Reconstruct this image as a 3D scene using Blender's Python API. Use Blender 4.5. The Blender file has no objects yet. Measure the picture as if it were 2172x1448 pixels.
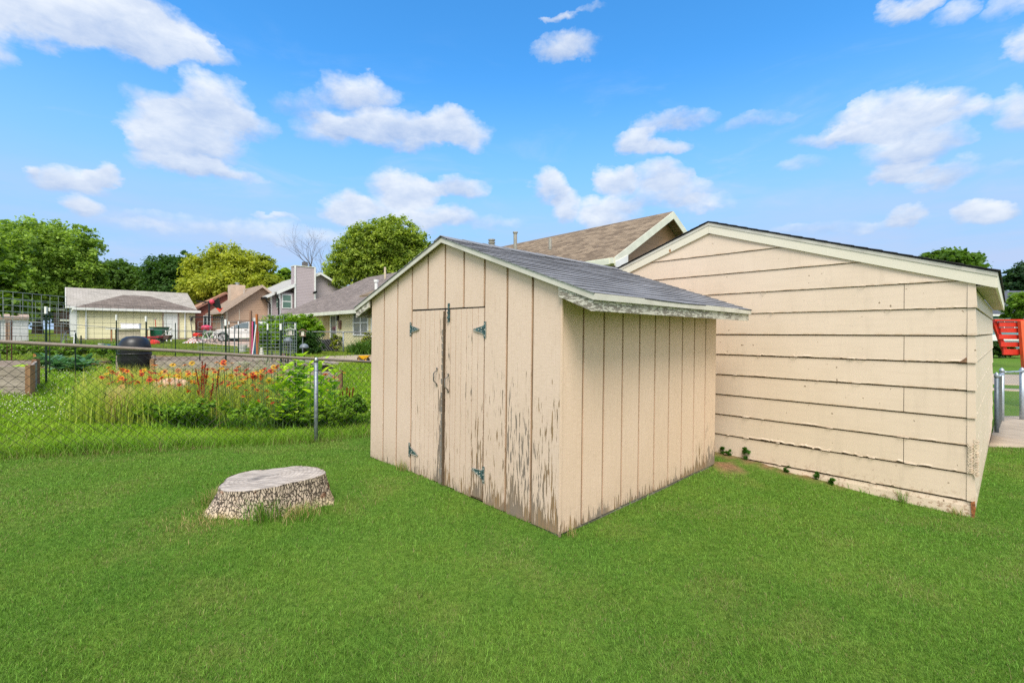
import bpy, math, random
import numpy as np
from mathutils import Vector, Matrix
random.seed(7); RNG = np.random.default_rng(7)
S = bpy.context.scene; COL = S.collection
R = math.radians; PI = math.pi

# ------------------------------------------------------------------ camera, sky, sun, exposure
CZ = 1.6; F = 995.0; HY = 706.0
cam = bpy.data.cameras.new('camera'); camo = bpy.data.objects.new('camera', cam); COL.objects.link(camo)
camo.location = (0, 0, CZ); camo.rotation_euler = (R(90), 0, 0)
cam.sensor_width = 36; cam.lens = F/2172*36; cam.shift_y = -(724-HY)/2172; cam.shift_x = 0
cam.clip_start = .05; cam.clip_end = 3000
S.camera = camo

SUN_EL, SUN_AZ = 54, 181      # azimuth clockwise from +Y (north): behind the camera, to the left
w = bpy.data.worlds.new('World'); S.world = w; w.use_nodes = True
class G:
    """small node-building helper"""
    def __init__(s, tree): s.t = tree
    def n(s, typ, ins=None, **p):
        nd = s.t.nodes.new('ShaderNode'+typ)
        for k, v in p.items(): setattr(nd, k, v)
        for k, v in (ins or {}).items():
            sk = nd.inputs[k]
            if isinstance(v, bpy.types.NodeSocket): s.t.links.new(v, sk)
            elif isinstance(v, bpy.types.Node): s.t.links.new(v.outputs[0], sk)
            else: sk.default_value = v
        return nd
    def m(s, op, a, b=0.0, c=None, clamp=False):
        d = {0: a, 1: b}
        if c is not None: d[2] = c
        return s.n('Math', d, operation=op, use_clamp=clamp).outputs[0]
    def mix(s, f, a, b, bt='MIX'):
        nd = s.n('Mix', data_type='RGBA', blend_type=bt, clamp_factor=True)
        for i, v in ((0, f), (6, a), (7, b)):
            if isinstance(v, bpy.types.NodeSocket): s.t.links.new(v, nd.inputs[i])
            else: nd.inputs[i].default_value = v if i == 0 or len(v) == 4 else (*v, 1)
        return nd.outputs[2]
    def ss(s, x, lo, hi, a=0., b=1.):
        return s.n('MapRange', {0: x, 1: lo, 2: hi, 3: a, 4: b}, interpolation_type='SMOOTHSTEP').outputs[0]
    def noise(s, vec, scale, detail=4, rough=.55, dist=0.):
        return s.n('TexNoise', {'Vector': vec, 'Scale': scale, 'Detail': detail, 'Roughness': rough, 'Distortion': dist}).outputs[0]
    def scale(s, vec, sc):
        return s.n('VectorMath', {0: vec, 1: sc}, operation='MULTIPLY').outputs[0]
wt = w.node_tree; wt.nodes.clear(); g = G(wt)
sky = g.n('TexSky', sky_type='NISHITA', sun_disc=False, sun_elevation=R(SUN_EL), sun_rotation=R(SUN_AZ), altitude=200, air_density=1.0, dust_density=.6, ozone_density=1.5)
tc = g.n('TexCoord')
dirv = g.n('VectorMath', {0: tc.outputs['Generated']}, operation='NORMALIZE').outputs[0]
sx = g.n('SeparateXYZ', {0: dirv})
hyp = g.m('SQRT', g.m('ADD', g.m('MULTIPLY', sx.outputs[0], sx.outputs[0]), g.m('MULTIPLY', sx.outputs[1], sx.outputs[1])))
az = g.m('ARCTAN2', sx.outputs[0], sx.outputs[1])
el = g.m('ARCTAN2', sx.outputs[2], hyp)
# clouds: (azimuth, elevation, half width, half height, weight) in degrees, as they stand in the sky
CL = [(-41.7,26.2,8.9,3.4,1.2),(-45.9,25.1,5.1,3.0,1.1),(-38.0,26.6,6.2,3.3,1.1),(-34.6,26.4,4.9,1.5,0.8),(-50.5,22.4,4.3,3.1,1.0),(-32.4,22.0,4.5,3.1,1),(-34.6,19.0,5.4,3.5,1.1),(-36.9,21.5,3.0,1.8,0.55),(-33.4,16.3,6.9,1.3,1),(-29.2,20.9,3.0,2.1,0.6),(-37.2,17.6,2.5,2.0,0.7),(-18.1,25.6,5.1,2.6,0.85),(-15.0,22.2,8.7,2.4,1.1),(-7.2,23.0,5.2,2.4,1.1),(-24.1,23.8,3.9,2.0,0.5),(-21.2,21.5,4.6,2.3,0.55),(-43.2,13.3,3.2,1.6,0.9),(-41.3,14.3,1.3,1.5,1),(-45.6,13.9,0.8,0.7,0.6),(-42.6,11.0,1.8,1.4,1),(-12.8,16.3,5.0,2.8,1.15),(-7.2,17.1,5.2,1.7,0.9),(-19.7,13.9,3.4,2.2,1),(-13.3,13.4,8.8,2.3,0.8),(5.7,33.7,2.1,0.7,0.7),(6.5,30.8,4.3,1.9,0.95),(8.8,34.1,1.7,0.5,0.4),(14.9,21.5,3.2,1.6,1),(18.6,20.6,3.6,1.1,0.7),(19.1,23.0,5.3,1.4,0.7),(27.3,21.6,4.2,1.1,0.4),(4.5,17.0,2.6,2.2,1),(6.5,14.9,2.4,2.2,0.9),(12.1,17.8,2.5,2.2,1),(17.0,17.6,4.8,2.1,0.7),(17.5,15.7,6.6,2.1,0.8),(22.1,14.4,4.5,1.2,0.5),(11.6,14.0,3.9,2.5,0.9),(39.3,19.7,6.3,2.1,0.85),(34.5,18.9,4.5,1.1,0.7),(40.0,17.0,4.7,2.9,0.95),(39.3,14.7,3.6,1.4,1.0),(42.6,13.5,2.9,1.6,0.8),(31.7,16.7,2.9,0.9,0.3),(40.3,27.6,2.7,1.2,0.85),(42.9,26.1,1.8,0.9,0.4),(46.4,25.4,2.2,1.0,0.4),(47.6,22.3,1.2,2.0,0.8),(47.2,17.7,2.1,2.3,0.7),(42.6,19.9,0.9,0.8,0.5),(44.4,18.9,2.0,1.0,0.4),(40.3,10.9,1.5,1.0,0.7),(45.8,10.1,2.6,1.3,0.9),(46.4,13.7,1.9,0.8,0.3),(-26.0,10.8,17.6,1.5,0.45),(-38.3,10.0,4.9,0.9,0.35),(-26.5,12.4,2.7,0.4,0.5),(33.7,10.5,9.2,0.8,0.25),(-4.9,13.3,7.9,1.3,0.4),
 (75,28,16,6,1.),(110,20,22,6,1.),(150,35,20,8,1.),(-80,24,16,6,1.),(-120,30,22,8,1.),(-165,18,22,5,1.),(170,55,30,9,1.),(-60,52,20,7,1.),(40,60,22,7,1.)]
wv = g.n('CombineXYZ', {0: az, 1: g.m('MULTIPLY', el, 1.5), 2: 0.0}).outputs[0]
n1 = g.noise(wv, 9, 9, .60, .12); n2 = g.noise(wv, 2.6, 3, .5)
wx = g.m('MULTIPLY', g.m('SUBTRACT', g.noise(wv, 8.5, 6, .6), .5), .115)
wy = g.m('MULTIPLY', g.m('SUBTRACT', g.noise(g.n('VectorMath', {0: wv, 1: (5, 3, 1)}, operation='ADD').outputs[0], 9.5, 6, .6), .5), .075)
azw = g.m('ADD', az, wx); elw = g.m('ADD', el, wy)
dens = None; low = None
for (a_, e_, rx, ry, wt_) in CL:
    dx = g.m('MULTIPLY', g.m('SUBTRACT', azw, R(a_)), 1/R(rx)); dy = g.m('MULTIPLY', g.m('SUBTRACT', elw, R(e_)), 1/R(ry))
    # cumulus: flatter below than above
    dm = g.m('MINIMUM', dy, 0.0)
    q = g.m('ADD', g.m('ADD', g.m('MULTIPLY', dx, dx), g.m('MULTIPLY', dy, dy)), g.m('MULTIPLY', g.m('MULTIPLY', dm, dm), .7))
    f_ = g.m('MULTIPLY', g.m('SUBTRACT', 1.0, q, clamp=False), wt_)
    f_ = g.m('MAXIMUM', f_, 0.0)
    sh = g.m('MULTIPLY', f_, dy)
    dens = f_ if dens is None else g.m('ADD', dens, f_)
    low = sh if low is None else g.m('ADD', low, sh)
relh = g.m('DIVIDE', low, g.m('MAXIMUM', dens, .02))
dd = g.m('ADD', g.m('MINIMUM', dens, 1.2), g.m('ADD', g.m('MULTIPLY', g.m('SUBTRACT', n1, .5), 1.2), g.m('MULTIPLY', g.m('SUBTRACT', g.noise(wv, 30, 6, .6, .3), .5), .5)))
alpha = g.m('MULTIPLY', g.ss(dd, -.10, .85), .92)
alpha = g.m('MULTIPLY', alpha, g.ss(dens, 0.0, .14))
lit = g.m('ADD', g.m('ADD', g.m('MULTIPLY', relh, .50), .55), g.m('MULTIPLY', g.m('SUBTRACT', n2, .5), 1.3))
n5 = g.noise(g.scale(wv, (1, 1.4, 1)), 22, 7, .62, .4)
lit = g.m('ADD', lit, g.m('ADD', g.m('MULTIPLY', g.m('SUBTRACT', n1, .5), 1.3), g.m('MULTIPLY', g.m('SUBTRACT', n5, .5), .9)), clamp=True)
ccol = g.mix(lit, (1.8, 2.45, 3.75), (4.2, 4.42, 4.72))
veil = g.m('MULTIPLY', g.ss(el, R(18), R(6)), g.ss(g.noise(g.scale(wv, (1, 4, 1)), 2.4, 6), .32, .66, .12, .95))
hs = g.n('HueSaturation', {'Color': sky.outputs[0], 'Saturation': 1.3, 'Value': 1.0, 'Hue': .497})
skyc = g.mix(1.0, hs.outputs[0], (.90, 1.30, 1.42), 'MULTIPLY')
skyc = g.mix(g.ss(el, R(30), R(7), 0, .9), skyc, (1.66, 2.8, 4.35))
wisp = g.m('MULTIPLY', g.m('MULTIPLY', g.ss(el, R(34), R(14)), g.ss(g.noise(g.scale(wv, (1, 2.4, 1)), 3.4, 8, .62, .6), .50, .78)), .55)
skyc = g.mix(wisp, skyc, (2.7, 3.3, 4.4))
skyc = g.mix(veil, skyc, (2.45, 3.05, 4.35))
fin = g.mix(alpha, skyc, ccol)
# added unseen bright cloud overhead and behind the camera, for neutral fill light
over = g.m('MAXIMUM', g.ss(el, R(42), R(62)), g.ss(sx.outputs[1], .05, -.5))
fin = g.mix(g.m('MULTIPLY', over, .85), fin, (5.2, 5.1, 5.0))
bg = g.n('Background', {0: fin, 1: .105})
wo = g.n('OutputWorld', {0: bg.outputs[0]})

sl = bpy.data.lights.new('sun', 'SUN'); sl.energy = 1.8; sl.angle = R(30); sl.color = (1, .95, .87)
so = bpy.data.objects.new('sun', sl); COL.objects.link(so)
sd = Vector((math.sin(R(SUN_AZ))*math.cos(R(SUN_EL)), math.cos(R(SUN_AZ))*math.cos(R(SUN_EL)), math.sin(R(SUN_EL))))
so.rotation_euler = sd.to_track_quat('Z', 'Y').to_euler(); so.location = (0, 0, 30)
vs = S.view_settings; vs.view_transform = 'Standard'; vs.look = 'None'; vs.exposure = 1.05; vs.gamma = 1
S.cycles.use_denoising = False; S.cycles.max_bounces = 6; S.cycles.diffuse_bounces = 3; S.cycles.transmission_bounces = 3; S.cycles.transparent_max_bounces = 6
S.render.resolution_x = 1024; S.render.resolution_y = 682

# ------------------------------------------------------------------ helpers
def at(px, py, Y): return Vector(((px-1086)/F*Y, Y, CZ+(HY-py)/F*Y))
GP = [(.36,3.66,-1.60),(-1.77,5.8,-1.55),(2.47,5.72,-1.63),(4.5,4.58,-1.80),(2.7,6.4,-1.63),(3.6,5.5,-1.74),(-2.93,7,-1.62),(-5.35,4.9,-1.31),
 (-2.05,3.95,-1.45),(0,1.5,-1.57),(-3,1.5,-1.46),(3,1.5,-1.69),(0,-6,-1.6),(8,7.6,-1.87),(10,10,-2.08),(14.5,13.8,-2.3),(25,25,-2.45),(45,42,-1.9),(7,2,-1.85),
 (-10.6,10,-1.2),(-12,15,-1.28),(-8,12.9,-1.38),(-5.65,17.8,-1.07),(-22,16,-1.1),(-30,34,-.47),(-25,38,-.55),(-12,30,-.75),(-3,30,-.95),(10,40,-1.5),
 (-40,60,0),(0,80,-.6),(60,80,-1.8),(-100,60,0),(0,200,-.5),(-60,5,-1),(60,5,-2.4),(0,-60,-1.6),(200,200,-1.5),(-200,200,0.2)]
_P = np.array(GP, float); _P[:, 2] += CZ
def _k(r2): return np.sqrt(r2+2.0)
_A = _k(((_P[:, None, :2]-_P[None, :, :2])**2).sum(-1)); _n = len(_P)
_M = np.zeros((_n+3, _n+3)); _M[:_n, :_n] = _A-np.eye(_n)*.02
_M[:_n, _n] = 1; _M[:_n, _n+1:] = _P[:, :2]; _M[_n, :_n] = 1; _M[_n+1:, :_n] = _P[:, :2].T
_W = np.linalg.solve(_M, np.r_[_P[:, 2], 0, 0, 0])
def gz(x, y):
    x = np.asarray(x, float); y = np.asarray(y, float); sh = x.shape; x = x.ravel(); y = y.ravel(); out = np.empty(x.shape)
    for i in range(0, len(x), 50000):
        q = np.stack([x[i:i+50000], y[i:i+50000]], 1)
        K = _k(((q[:, None]-_P[None, :, :2])**2).sum(-1))
        out[i:i+50000] = K@_W[:_n]+_W[_n]+q@_W[_n+1:]
    return out.reshape(sh)
def g1(x, y): return float(gz([x], [y])[0])
def gp(px, py, ymax=120.):
    """the point of the ground seen at a spot of the photograph"""
    Ys = np.geomspace(1.2, ymax, 600); X = (px-1086)/F*Ys; Z = CZ+(HY-py)/F*Ys
    k = np.nonzero(Z < gz(X, Ys))[0]; i = k[0] if len(k) else 599
    return Vector((X[i], Ys[i], g1(X[i], Ys[i])))
def vnoise(x, y, sc, seed=0):
    """smooth value noise 0..1"""
    rg = np.random.default_rng(seed).random((256, 256)); x = x*sc+1000; y = y*sc+1000
    xi = np.floor(x).astype(int); yi = np.floor(y).astype(int); fx = x-xi; fy = y-yi; fx = fx*fx*(3-2*fx); fy = fy*fy*(3-2*fy)
    a = rg[xi % 256, yi % 256]; b = rg[(xi+1) % 256, yi % 256]; c = rg[xi % 256, (yi+1) % 256]; d = rg[(xi+1) % 256, (yi+1) % 256]
    return (a*(1-fx)+b*fx)*(1-fy)+(c*(1-fx)+d*fx)*fy

def tag(o, label=None, cat=None, group=None, kind=None):
    if label: o['label'] = label
    if cat: o['category'] = cat
    if group: o['group'] = group
    if kind: o['kind'] = kind
    return o
def empty(name, loc, rz=0., label=None, cat=None, group=None, mat=None):
    o = bpy.data.objects.new(name, None); COL.objects.link(o); o.empty_display_size = .2
    if mat is not None: o.matrix_world = mat
    else: o.location = loc; o.rotation_euler = (0, 0, rz)
    return tag(o, label, cat, group)
def copy_tree(o, parent=None):
    c = o.copy(); COL.objects.link(c); c.parent = parent
    if parent is not None: c.matrix_parent_inverse = Matrix()
    for ch in list(o.children): copy_tree(ch, c)
    return c
def link_mesh(name, me, mats, parent=None, smooth=False):
    for m_ in (mats if isinstance(mats, (list, tuple)) else [mats]): me.materials.append(m_)
    if smooth: me.polygons.foreach_set('use_smooth', [True]*len(me.polygons))
    o = bpy.data.objects.new(name, me); COL.objects.link(o)
    if parent is not None: o.parent = parent
    return o
def np_mesh(name, verts, faces_flat, sizes, mats, parent=None, col=None, smooth=False):
    me = bpy.data.meshes.new(name); nv = len(verts); nf = len(sizes)
    me.vertices.add(nv); me.vertices.foreach_set('co', np.asarray(verts, np.float32).ravel())
    me.loops.add(len(faces_flat)); me.loops.foreach_set('vertex_index', np.asarray(faces_flat, np.int32))
    me.polygons.add(nf); st = np.zeros(nf, np.int32); st[1:] = np.cumsum(sizes)[:-1]
    me.polygons.foreach_set('loop_start', st)
    me.update(calc_edges=True)
    if col is not None:
        a = me.color_attributes.new('Col', 'FLOAT_COLOR', 'POINT'); c4 = np.ones((nv, 4), np.float32); c4[:, :3] = col
        a.data.foreach_set('color', c4.ravel())
    return link_mesh(name, me, mats, parent, smooth)
class MB:
    def __init__(s): s.v = []; s.f = []; s.mi = []; s.M = None
    def add(s, vs, fs, mi=0):
        b = len(s.v); s.v += [tuple(x) for x in vs]; s.f += [tuple(b+i for i in f) for f in fs]; s.mi += [mi]*len(fs)
    def box(s, lo, hi, mi=0):
        x0, y0, z0 = lo; x1, y1, z1 = hi
        s.add([(x0,y0,z0),(x1,y0,z0),(x1,y1,z0),(x0,y1,z0),(x0,y0,z1),(x1,y0,z1),(x1,y1,z1),(x0,y1,z1)],
              [(0,3,2,1),(4,5,6,7),(0,1,5,4),(1,2,6,5),(2,3,7,6),(3,0,4,7)], mi)
    def obox(s, c, ax, ay, az_, mi=0):
        c = Vector(c); ax = Vector(ax); ay = Vector(ay); az_ = Vector(az_)
        P = [c+ax*i+ay*j+az_*k for k in (-1, 1) for j in (-1, 1) for i in (-1, 1)]
        s.add(P, [(0,2,3,1),(4,5,7,6),(0,1,5,4),(1,3,7,5),(3,2,6,7),(2,0,4,6)], mi)
    def beam(s, p, q, wd, th, up=(0,0,1), mi=0):
        p = Vector(p); q = Vector(q); d = (q-p); L = d.length; d.normalize(); sd_ = d.cross(Vector(up))
        if sd_.length < 1e-4: sd_ = d.cross(Vector((1, 0, 0)))
        sd_.normalize(); u = sd_.cross(d).normalized()
        s.obox((p+q)/2, d*L/2, sd_*wd/2, u*th/2, mi)
    def prism(s, poly, ext, mi=0):
        n = len(poly); ext = Vector(ext); P = [Vector(p) for p in poly]; Q = [p+ext for p in P]
        s.add(P+Q, [tuple(range(n))[::-1], tuple(range(n, 2*n))]+[(i, (i+1) % n, n+(i+1) % n, n+i) for i in range(n)], mi)
    def tube(s, pts, rad, n=6, mi=0, cap=True):
        pts = [Vector(p) for p in pts]; rad = rad if isinstance(rad, (list, tuple)) else [rad]*len(pts); ring = []
        pv = None
        for i, p in enumerate(pts):
            d = (pts[min(i+1, len(pts)-1)]-pts[max(i-1, 0)]).normalized()
            ref = Vector((0, 0, 1)) if abs(d.z) < .9 else Vector((1, 0, 0))
            if pv is not None and pv.cross(d).length > .1: ref = pv
            a = d.cross(ref).normalized(); b = a.cross(d).normalized(); pv = b
            ring += [p+(a*math.cos(2*PI*k/n)+b*math.sin(2*PI*k/n))*rad[i] for k in range(n)]
        fs = [(i*n+k, i*n+(k+1) % n, (i+1)*n+(k+1) % n, (i+1)*n+k) for i in range(len(pts)-1) for k in range(n)]
        if cap: fs += [tuple(range(n))[::-1], tuple(range((len(pts)-1)*n, len(pts)*n))]
        s.add(ring, fs, mi)
    def lathe(s, prof, n=24, c=(0,0,0), mi=0, axis='z', sq=1.):
        P = []
        for (r, z) in prof:
            for k in range(n):
                a = 2*PI*k/n; x, y = r*math.cos(a), r*math.sin(a)*sq
                P.append((c[0]+x, c[1]+y, c[2]+z) if axis == 'z' else ((c[0]+z, c[1]+x, c[2]+y) if axis == 'x' else (c[0]+x, c[1]+z, c[2]+y)))
        m_ = len(prof); fs = [(i*n+k, i*n+(k+1) % n, (i+1)*n+(k+1) % n, (i+1)*n+k) for i in range(m_-1) for k in range(n)]
        fs += [tuple(range(n))[::-1], tuple(range((m_-1)*n, m_*n))]
        s.add(P, fs, mi)
    def build(s, name, mats, parent=None, smooth=False, bevel=0.):
        me = bpy.data.meshes.new(name); me.from_pydata(s.v, [], s.f)
        me.polygons.foreach_set('material_index', s.mi); me.update()
        o = link_mesh(name, me, mats, parent, smooth)
        if bevel:
            b = o.modifiers.new('bevel', 'BEVEL'); b.width = bevel; b.segments = 1; b.limit_method = 'ANGLE'
        return o

# ------------------------------------------------------------------ materials
def newmat(name):
    m_ = bpy.data.materials.new(name); m_.use_nodes = True; t = m_.node_tree; t.nodes.clear()
    g = G(t); bs = g.n('BsdfPrincipled'); g.n('OutputMaterial', {0: bs.outputs[0]}); g.bs = bs
    g.tc = g.n('TexCoord'); g.ob = g.tc.outputs['Object']
    return m_, g
def setb(g, **k):
    for a, v in k.items():
        a = a.replace('_', ' ')
        if isinstance(v, bpy.types.NodeSocket): g.t.links.new(v, g.bs.inputs[a])
        else: g.bs.inputs[a].default_value = (*v, 1) if isinstance(v, tuple) and len(v) == 3 else v
def bump(g, h, st=.3, d=.01):
    g.t.links.new(g.n('Bump', {'Height': h, 'Strength': st, 'Distance': d}).outputs[0], g.bs.inputs['Normal'])
_mc = {}
def plain(c, rough=.7, var=.12, sc=8., metal=0., bmp=.15, spec=.4):
    """painted or moulded surface with slight mottling"""
    key = ('p', c, rough, var, sc, metal)
    if key in _mc: return _mc[key]
    m_, g = newmat('surface')
    n_ = g.noise(g.ob, sc, 5); n2_ = g.noise(g.ob, sc*7, 3)
    k = g.ss(n_, .3, .7, 1-var, 1+var)
    cc = g.n('VectorMath', {0: c, 3: 1.0}, operation='SCALE'); g.t.links.new(k, cc.inputs[3])
    setb(g, Base_Color=cc.outputs[0], Roughness=rough, Metallic=metal, Specular_IOR_Level=spec)
    if bmp: bump(g, n2_, bmp, .004)
    _mc[key] = m_; return m_
def attrmat(name, rough=.6, trans=.0, sheen=0.):
    m_, g = newmat(name); a = g.n('Attribute', attribute_name='Col')
    setb(g, Base_Color=a.outputs[0], Roughness=rough, Specular_IOR_Level=.25)
    if trans:
        tr = g.n('BsdfTranslucent', {0: g.mix(1., a.outputs[0], (1.25, 1.25, .55), 'MULTIPLY')}); mx = g.n('MixShader', {0: trans, 1: g.bs.outputs[0], 2: tr.outputs[0]})
        out = [n for n in g.t.nodes if n.type == 'OUTPUT_MATERIAL'][0]; g.t.links.new(mx.outputs[0], out.inputs[0])
    return m_
def lapmat(c, per=.11, rough=.6, axis=2):
    key = ('l', c, per)
    if key in _mc: return _mc[key]
    m_, g = newmat('lap_siding'); z = g.n('SeparateXYZ', {0: g.ob}).outputs[axis]
    fr = g.m('FRACT', g.m('DIVIDE', z, per)); h = g.m('SUBTRACT', 1.0, fr)
    n_ = g.noise(g.ob, 1.3, 4)
    setb(g, Base_Color=g.mix(n_, tuple(x*.9 for x in c), tuple(min(1, x*1.08) for x in c)), Roughness=rough, Specular_IOR_Level=.3)
    bump(g, h, 1., .035); _mc[key] = m_; return m_
def shingmat(c1, c2, axis='y', bw=.3, rh=.14, slope=.4, bmp=.6, mort=None, name='shingles'):
    m_, g = newmat(name); sp = g.n('SeparateXYZ', {0: g.ob}); u = sp.outputs[1 if axis == 'y' else 0]
    v = g.m('MULTIPLY', sp.outputs[2], math.sqrt(1+slope*slope)/slope)
    vec = g.n('CombineXYZ', {0: u, 1: v}).outputs[0]
    br = g.n('TexBrick', {'Vector': vec, 'Color1': (*c1, 1), 'Color2': (*c2, 1), 'Mortar': (*(mort or tuple(x*.45 for x in c1)), 1), 'Scale': 1., 'Mortar Size': .006, 'Bias': 0., 'Brick Width': bw, 'Row Height': rh})
    n_ = g.noise(g.ob, 60, 3); n3 = g.noise(g.ob, .8, 4)
    cc = g.mix(g.ss(n_, .3, .7), g.mix(1., br.outputs[0], (.72, .72, .72), 'MULTIPLY'), g.mix(1., br.outputs[0], (1.3, 1.3, 1.3), 'MULTIPLY'))
    cc = g.mix(g.ss(n3, .3, .7, 0, .35), cc, g.mix(1., cc, (.7, .7, .72), 'MULTIPLY'))
    setb(g, Base_Color=cc, Roughness=.95, Specular_IOR_Level=.15)
    fr = g.m('FRACT', g.m('DIVIDE', v, rh)); bump(g, g.m('ADD', g.m('SUBTRACT', 1., fr), g.m('MULTIPLY', n_, .25)), bmp, .02)
    return m_
GLASS, g = newmat('window_glass'); setb(g, Base_Color=(.05, .07, .075), Roughness=.06, Specular_IOR_Level=.9)
METAL = plain((.42, .44, .45), .45, .2, 14, .75)
BLACKM = plain((.012, .013, .014), .5, .3, 10)
WHITE = plain((.78, .78, .76), .55, .06, 4)
CREAM = plain((.72, .72, .60), .6, .08, 3)

def woodmat(c1, c2, dark, along='x', name='weathered_wood', sc=1.):
    m_, g = newmat(name); st = {'x': (1.2, 22, 22), 'y': (22, 1.2, 22), 'z': (22, 22, 1.2)}[along]
    v = g.scale(g.ob, tuple(x*sc for x in st)); a = g.noise(v, 1., 6, .65); b = g.noise(v, 3.5, 4, .6); c = g.noise(g.ob, 3, 4)
    col = g.mix(g.ss(a, .32, .68), c1, c2); col = g.mix(g.ss(b, .58, .72), col, dark); col = g.mix(g.ss(c, .4, .8, 0, .45), col, g.mix(1., col, (.7, .7, .7), 'MULTIPLY'))
    setb(g, Base_Color=col, Roughness=.9, Specular_IOR_Level=.2); bump(g, g.m('ADD', a, b), .5, .008); return m_
GREYWOOD = woodmat((.16, .13, .105), (.30, .255, .22), (.05, .04, .035), 'y')
GREYWOODX = woodmat((.24, .20, .165), (.42, .36, .31), (.05, .04, .035), 'x')

# ------------------------------------------------------------------ ground
SH_YAW, GA_YAW = .7724, .7551
def rotm(yaw, tx, ty, O):
    cy, sy = math.cos(yaw), math.sin(yaw); a = Vector((-sy, cy, tx)).normalized(); b = Vector((cy, sy, ty)).normalized(); c = b.cross(a).normalized()
    m_ = Matrix(((b.x, a.x, c.x, O[0]), (b.y, a.y, c.y, O[1]), (b.z, a.z, c.z, O[2]), (0, 0, 0, 1))); return m_
SHM = rotm(SH_YAW, .0108, -.0056, (.3628, 3.6644, CZ-1.5898))
GAM = rotm(GA_YAW, .0027, .0005, (4.5073, 4.5830, CZ-1.9006))
SHI, GAI = SHM.inverted(), GAM.inverted()
SW, SD = 3.05, 2.94            # shed front width (local y), depth (local x)
GW, GD = 5.21, 6.6
def inrect(X, Y, Mi, x0, x1, y0, y1):
    lx = Mi[0][0]*X+Mi[0][1]*Y+Mi[0][3]; ly = Mi[1][0]*X+Mi[1][1]*Y+Mi[1][3]
    return (lx > x0) & (lx < x1) & (ly > y0) & (ly < y1)
FA = Vector((-5.35, 4.9)); FB = Vector((-2.93, 7.0)); FD = (FB-FA).normalized()     # fence line
def beyond(X, Y):   # signed distance beyond the fence line (towards the neighbour)
    return -(X-FA.x)*FD.y+(Y-FA.y)*FD.x
def soil_mask(X, Y):
    m_ = np.zeros_like(X)
    for (px, py, rx, ry) in [(205,770,34,14),(150,776,40,7),(60,768,60,10),(300,760,60,8)]:
        p = gp(px, py); s_ = p.y/F; dx = (X-p.x)/(rx*s_); dy = (Y-p.y)/(1.1 if py < 780 else .9)
        m_ = np.maximum(m_, np.clip(1.6-1.1*(dx*dx+dy*dy), 0, 1))
    m_ = np.maximum(m_, np.clip(1.5-10*np.hypot((X-SHM.translation.x-1.98), (Y-5.78))/4, 0, .0))
    p = SHM@Vector((SD+.12, -.1, 0)); m_ = np.maximum(m_, np.clip(1.3-((X-p.x)**2+(Y-p.y)**2)/.05, 0, 1))
    lx = GAI[0][0]*X+GAI[0][1]*Y+GAI[0][3]; ly = GAI[1][0]*X+GAI[1][1]*Y+GAI[1][3]
    m_ = np.maximum(m_, np.where((ly > .9) & (ly < 4), np.clip(1.2-np.abs(lx+.05)/(.05+.1*np.clip((ly-.9)/1.4, 0, 1)), 0, 1), 0))
    p = gp(775, 893); m_ = np.maximum(m_, np.clip(1.4-((X-p.x)**2+(Y-p.y)**2)/.06, 0, 1))
    return m_
def zone_cols(X, Y):
    """lawn colour: r,g,b per point (own lawn cooler, the neighbour's brighter and yellower)"""
    b = np.clip(beyond(X, Y)/.25+.5, 0, 1)*(X < 2)
    n = vnoise(X, Y, 1.4, 1)*.5+vnoise(X, Y, 4.5, 2)*.3+vnoise(X, Y, .5, 3)*.2
    own = np.stack([.125+.085*n, .290+.075*n, .036+.016*n], -1)
    dry = np.clip((vnoise(X, Y, 2.3, 8)*.6+vnoise(X, Y, 9, 9)*.4-.56)*5, 0, 1)[..., None]
    own = own*(1-dry*.24)+np.array([.34, .36, .10])*dry*.24
    nb = np.stack([.19+.12*n, .40+.06*n, .020+.008*n], -1)
    far = np.clip((Y-14)/8, 0, 1)[..., None]
    nb = nb*(1-far)+np.stack([.165+.06*n, .27+.035*n, .025+.006*n], -1)*far
    return own*(1-b[..., None])+nb*b[..., None]
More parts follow.
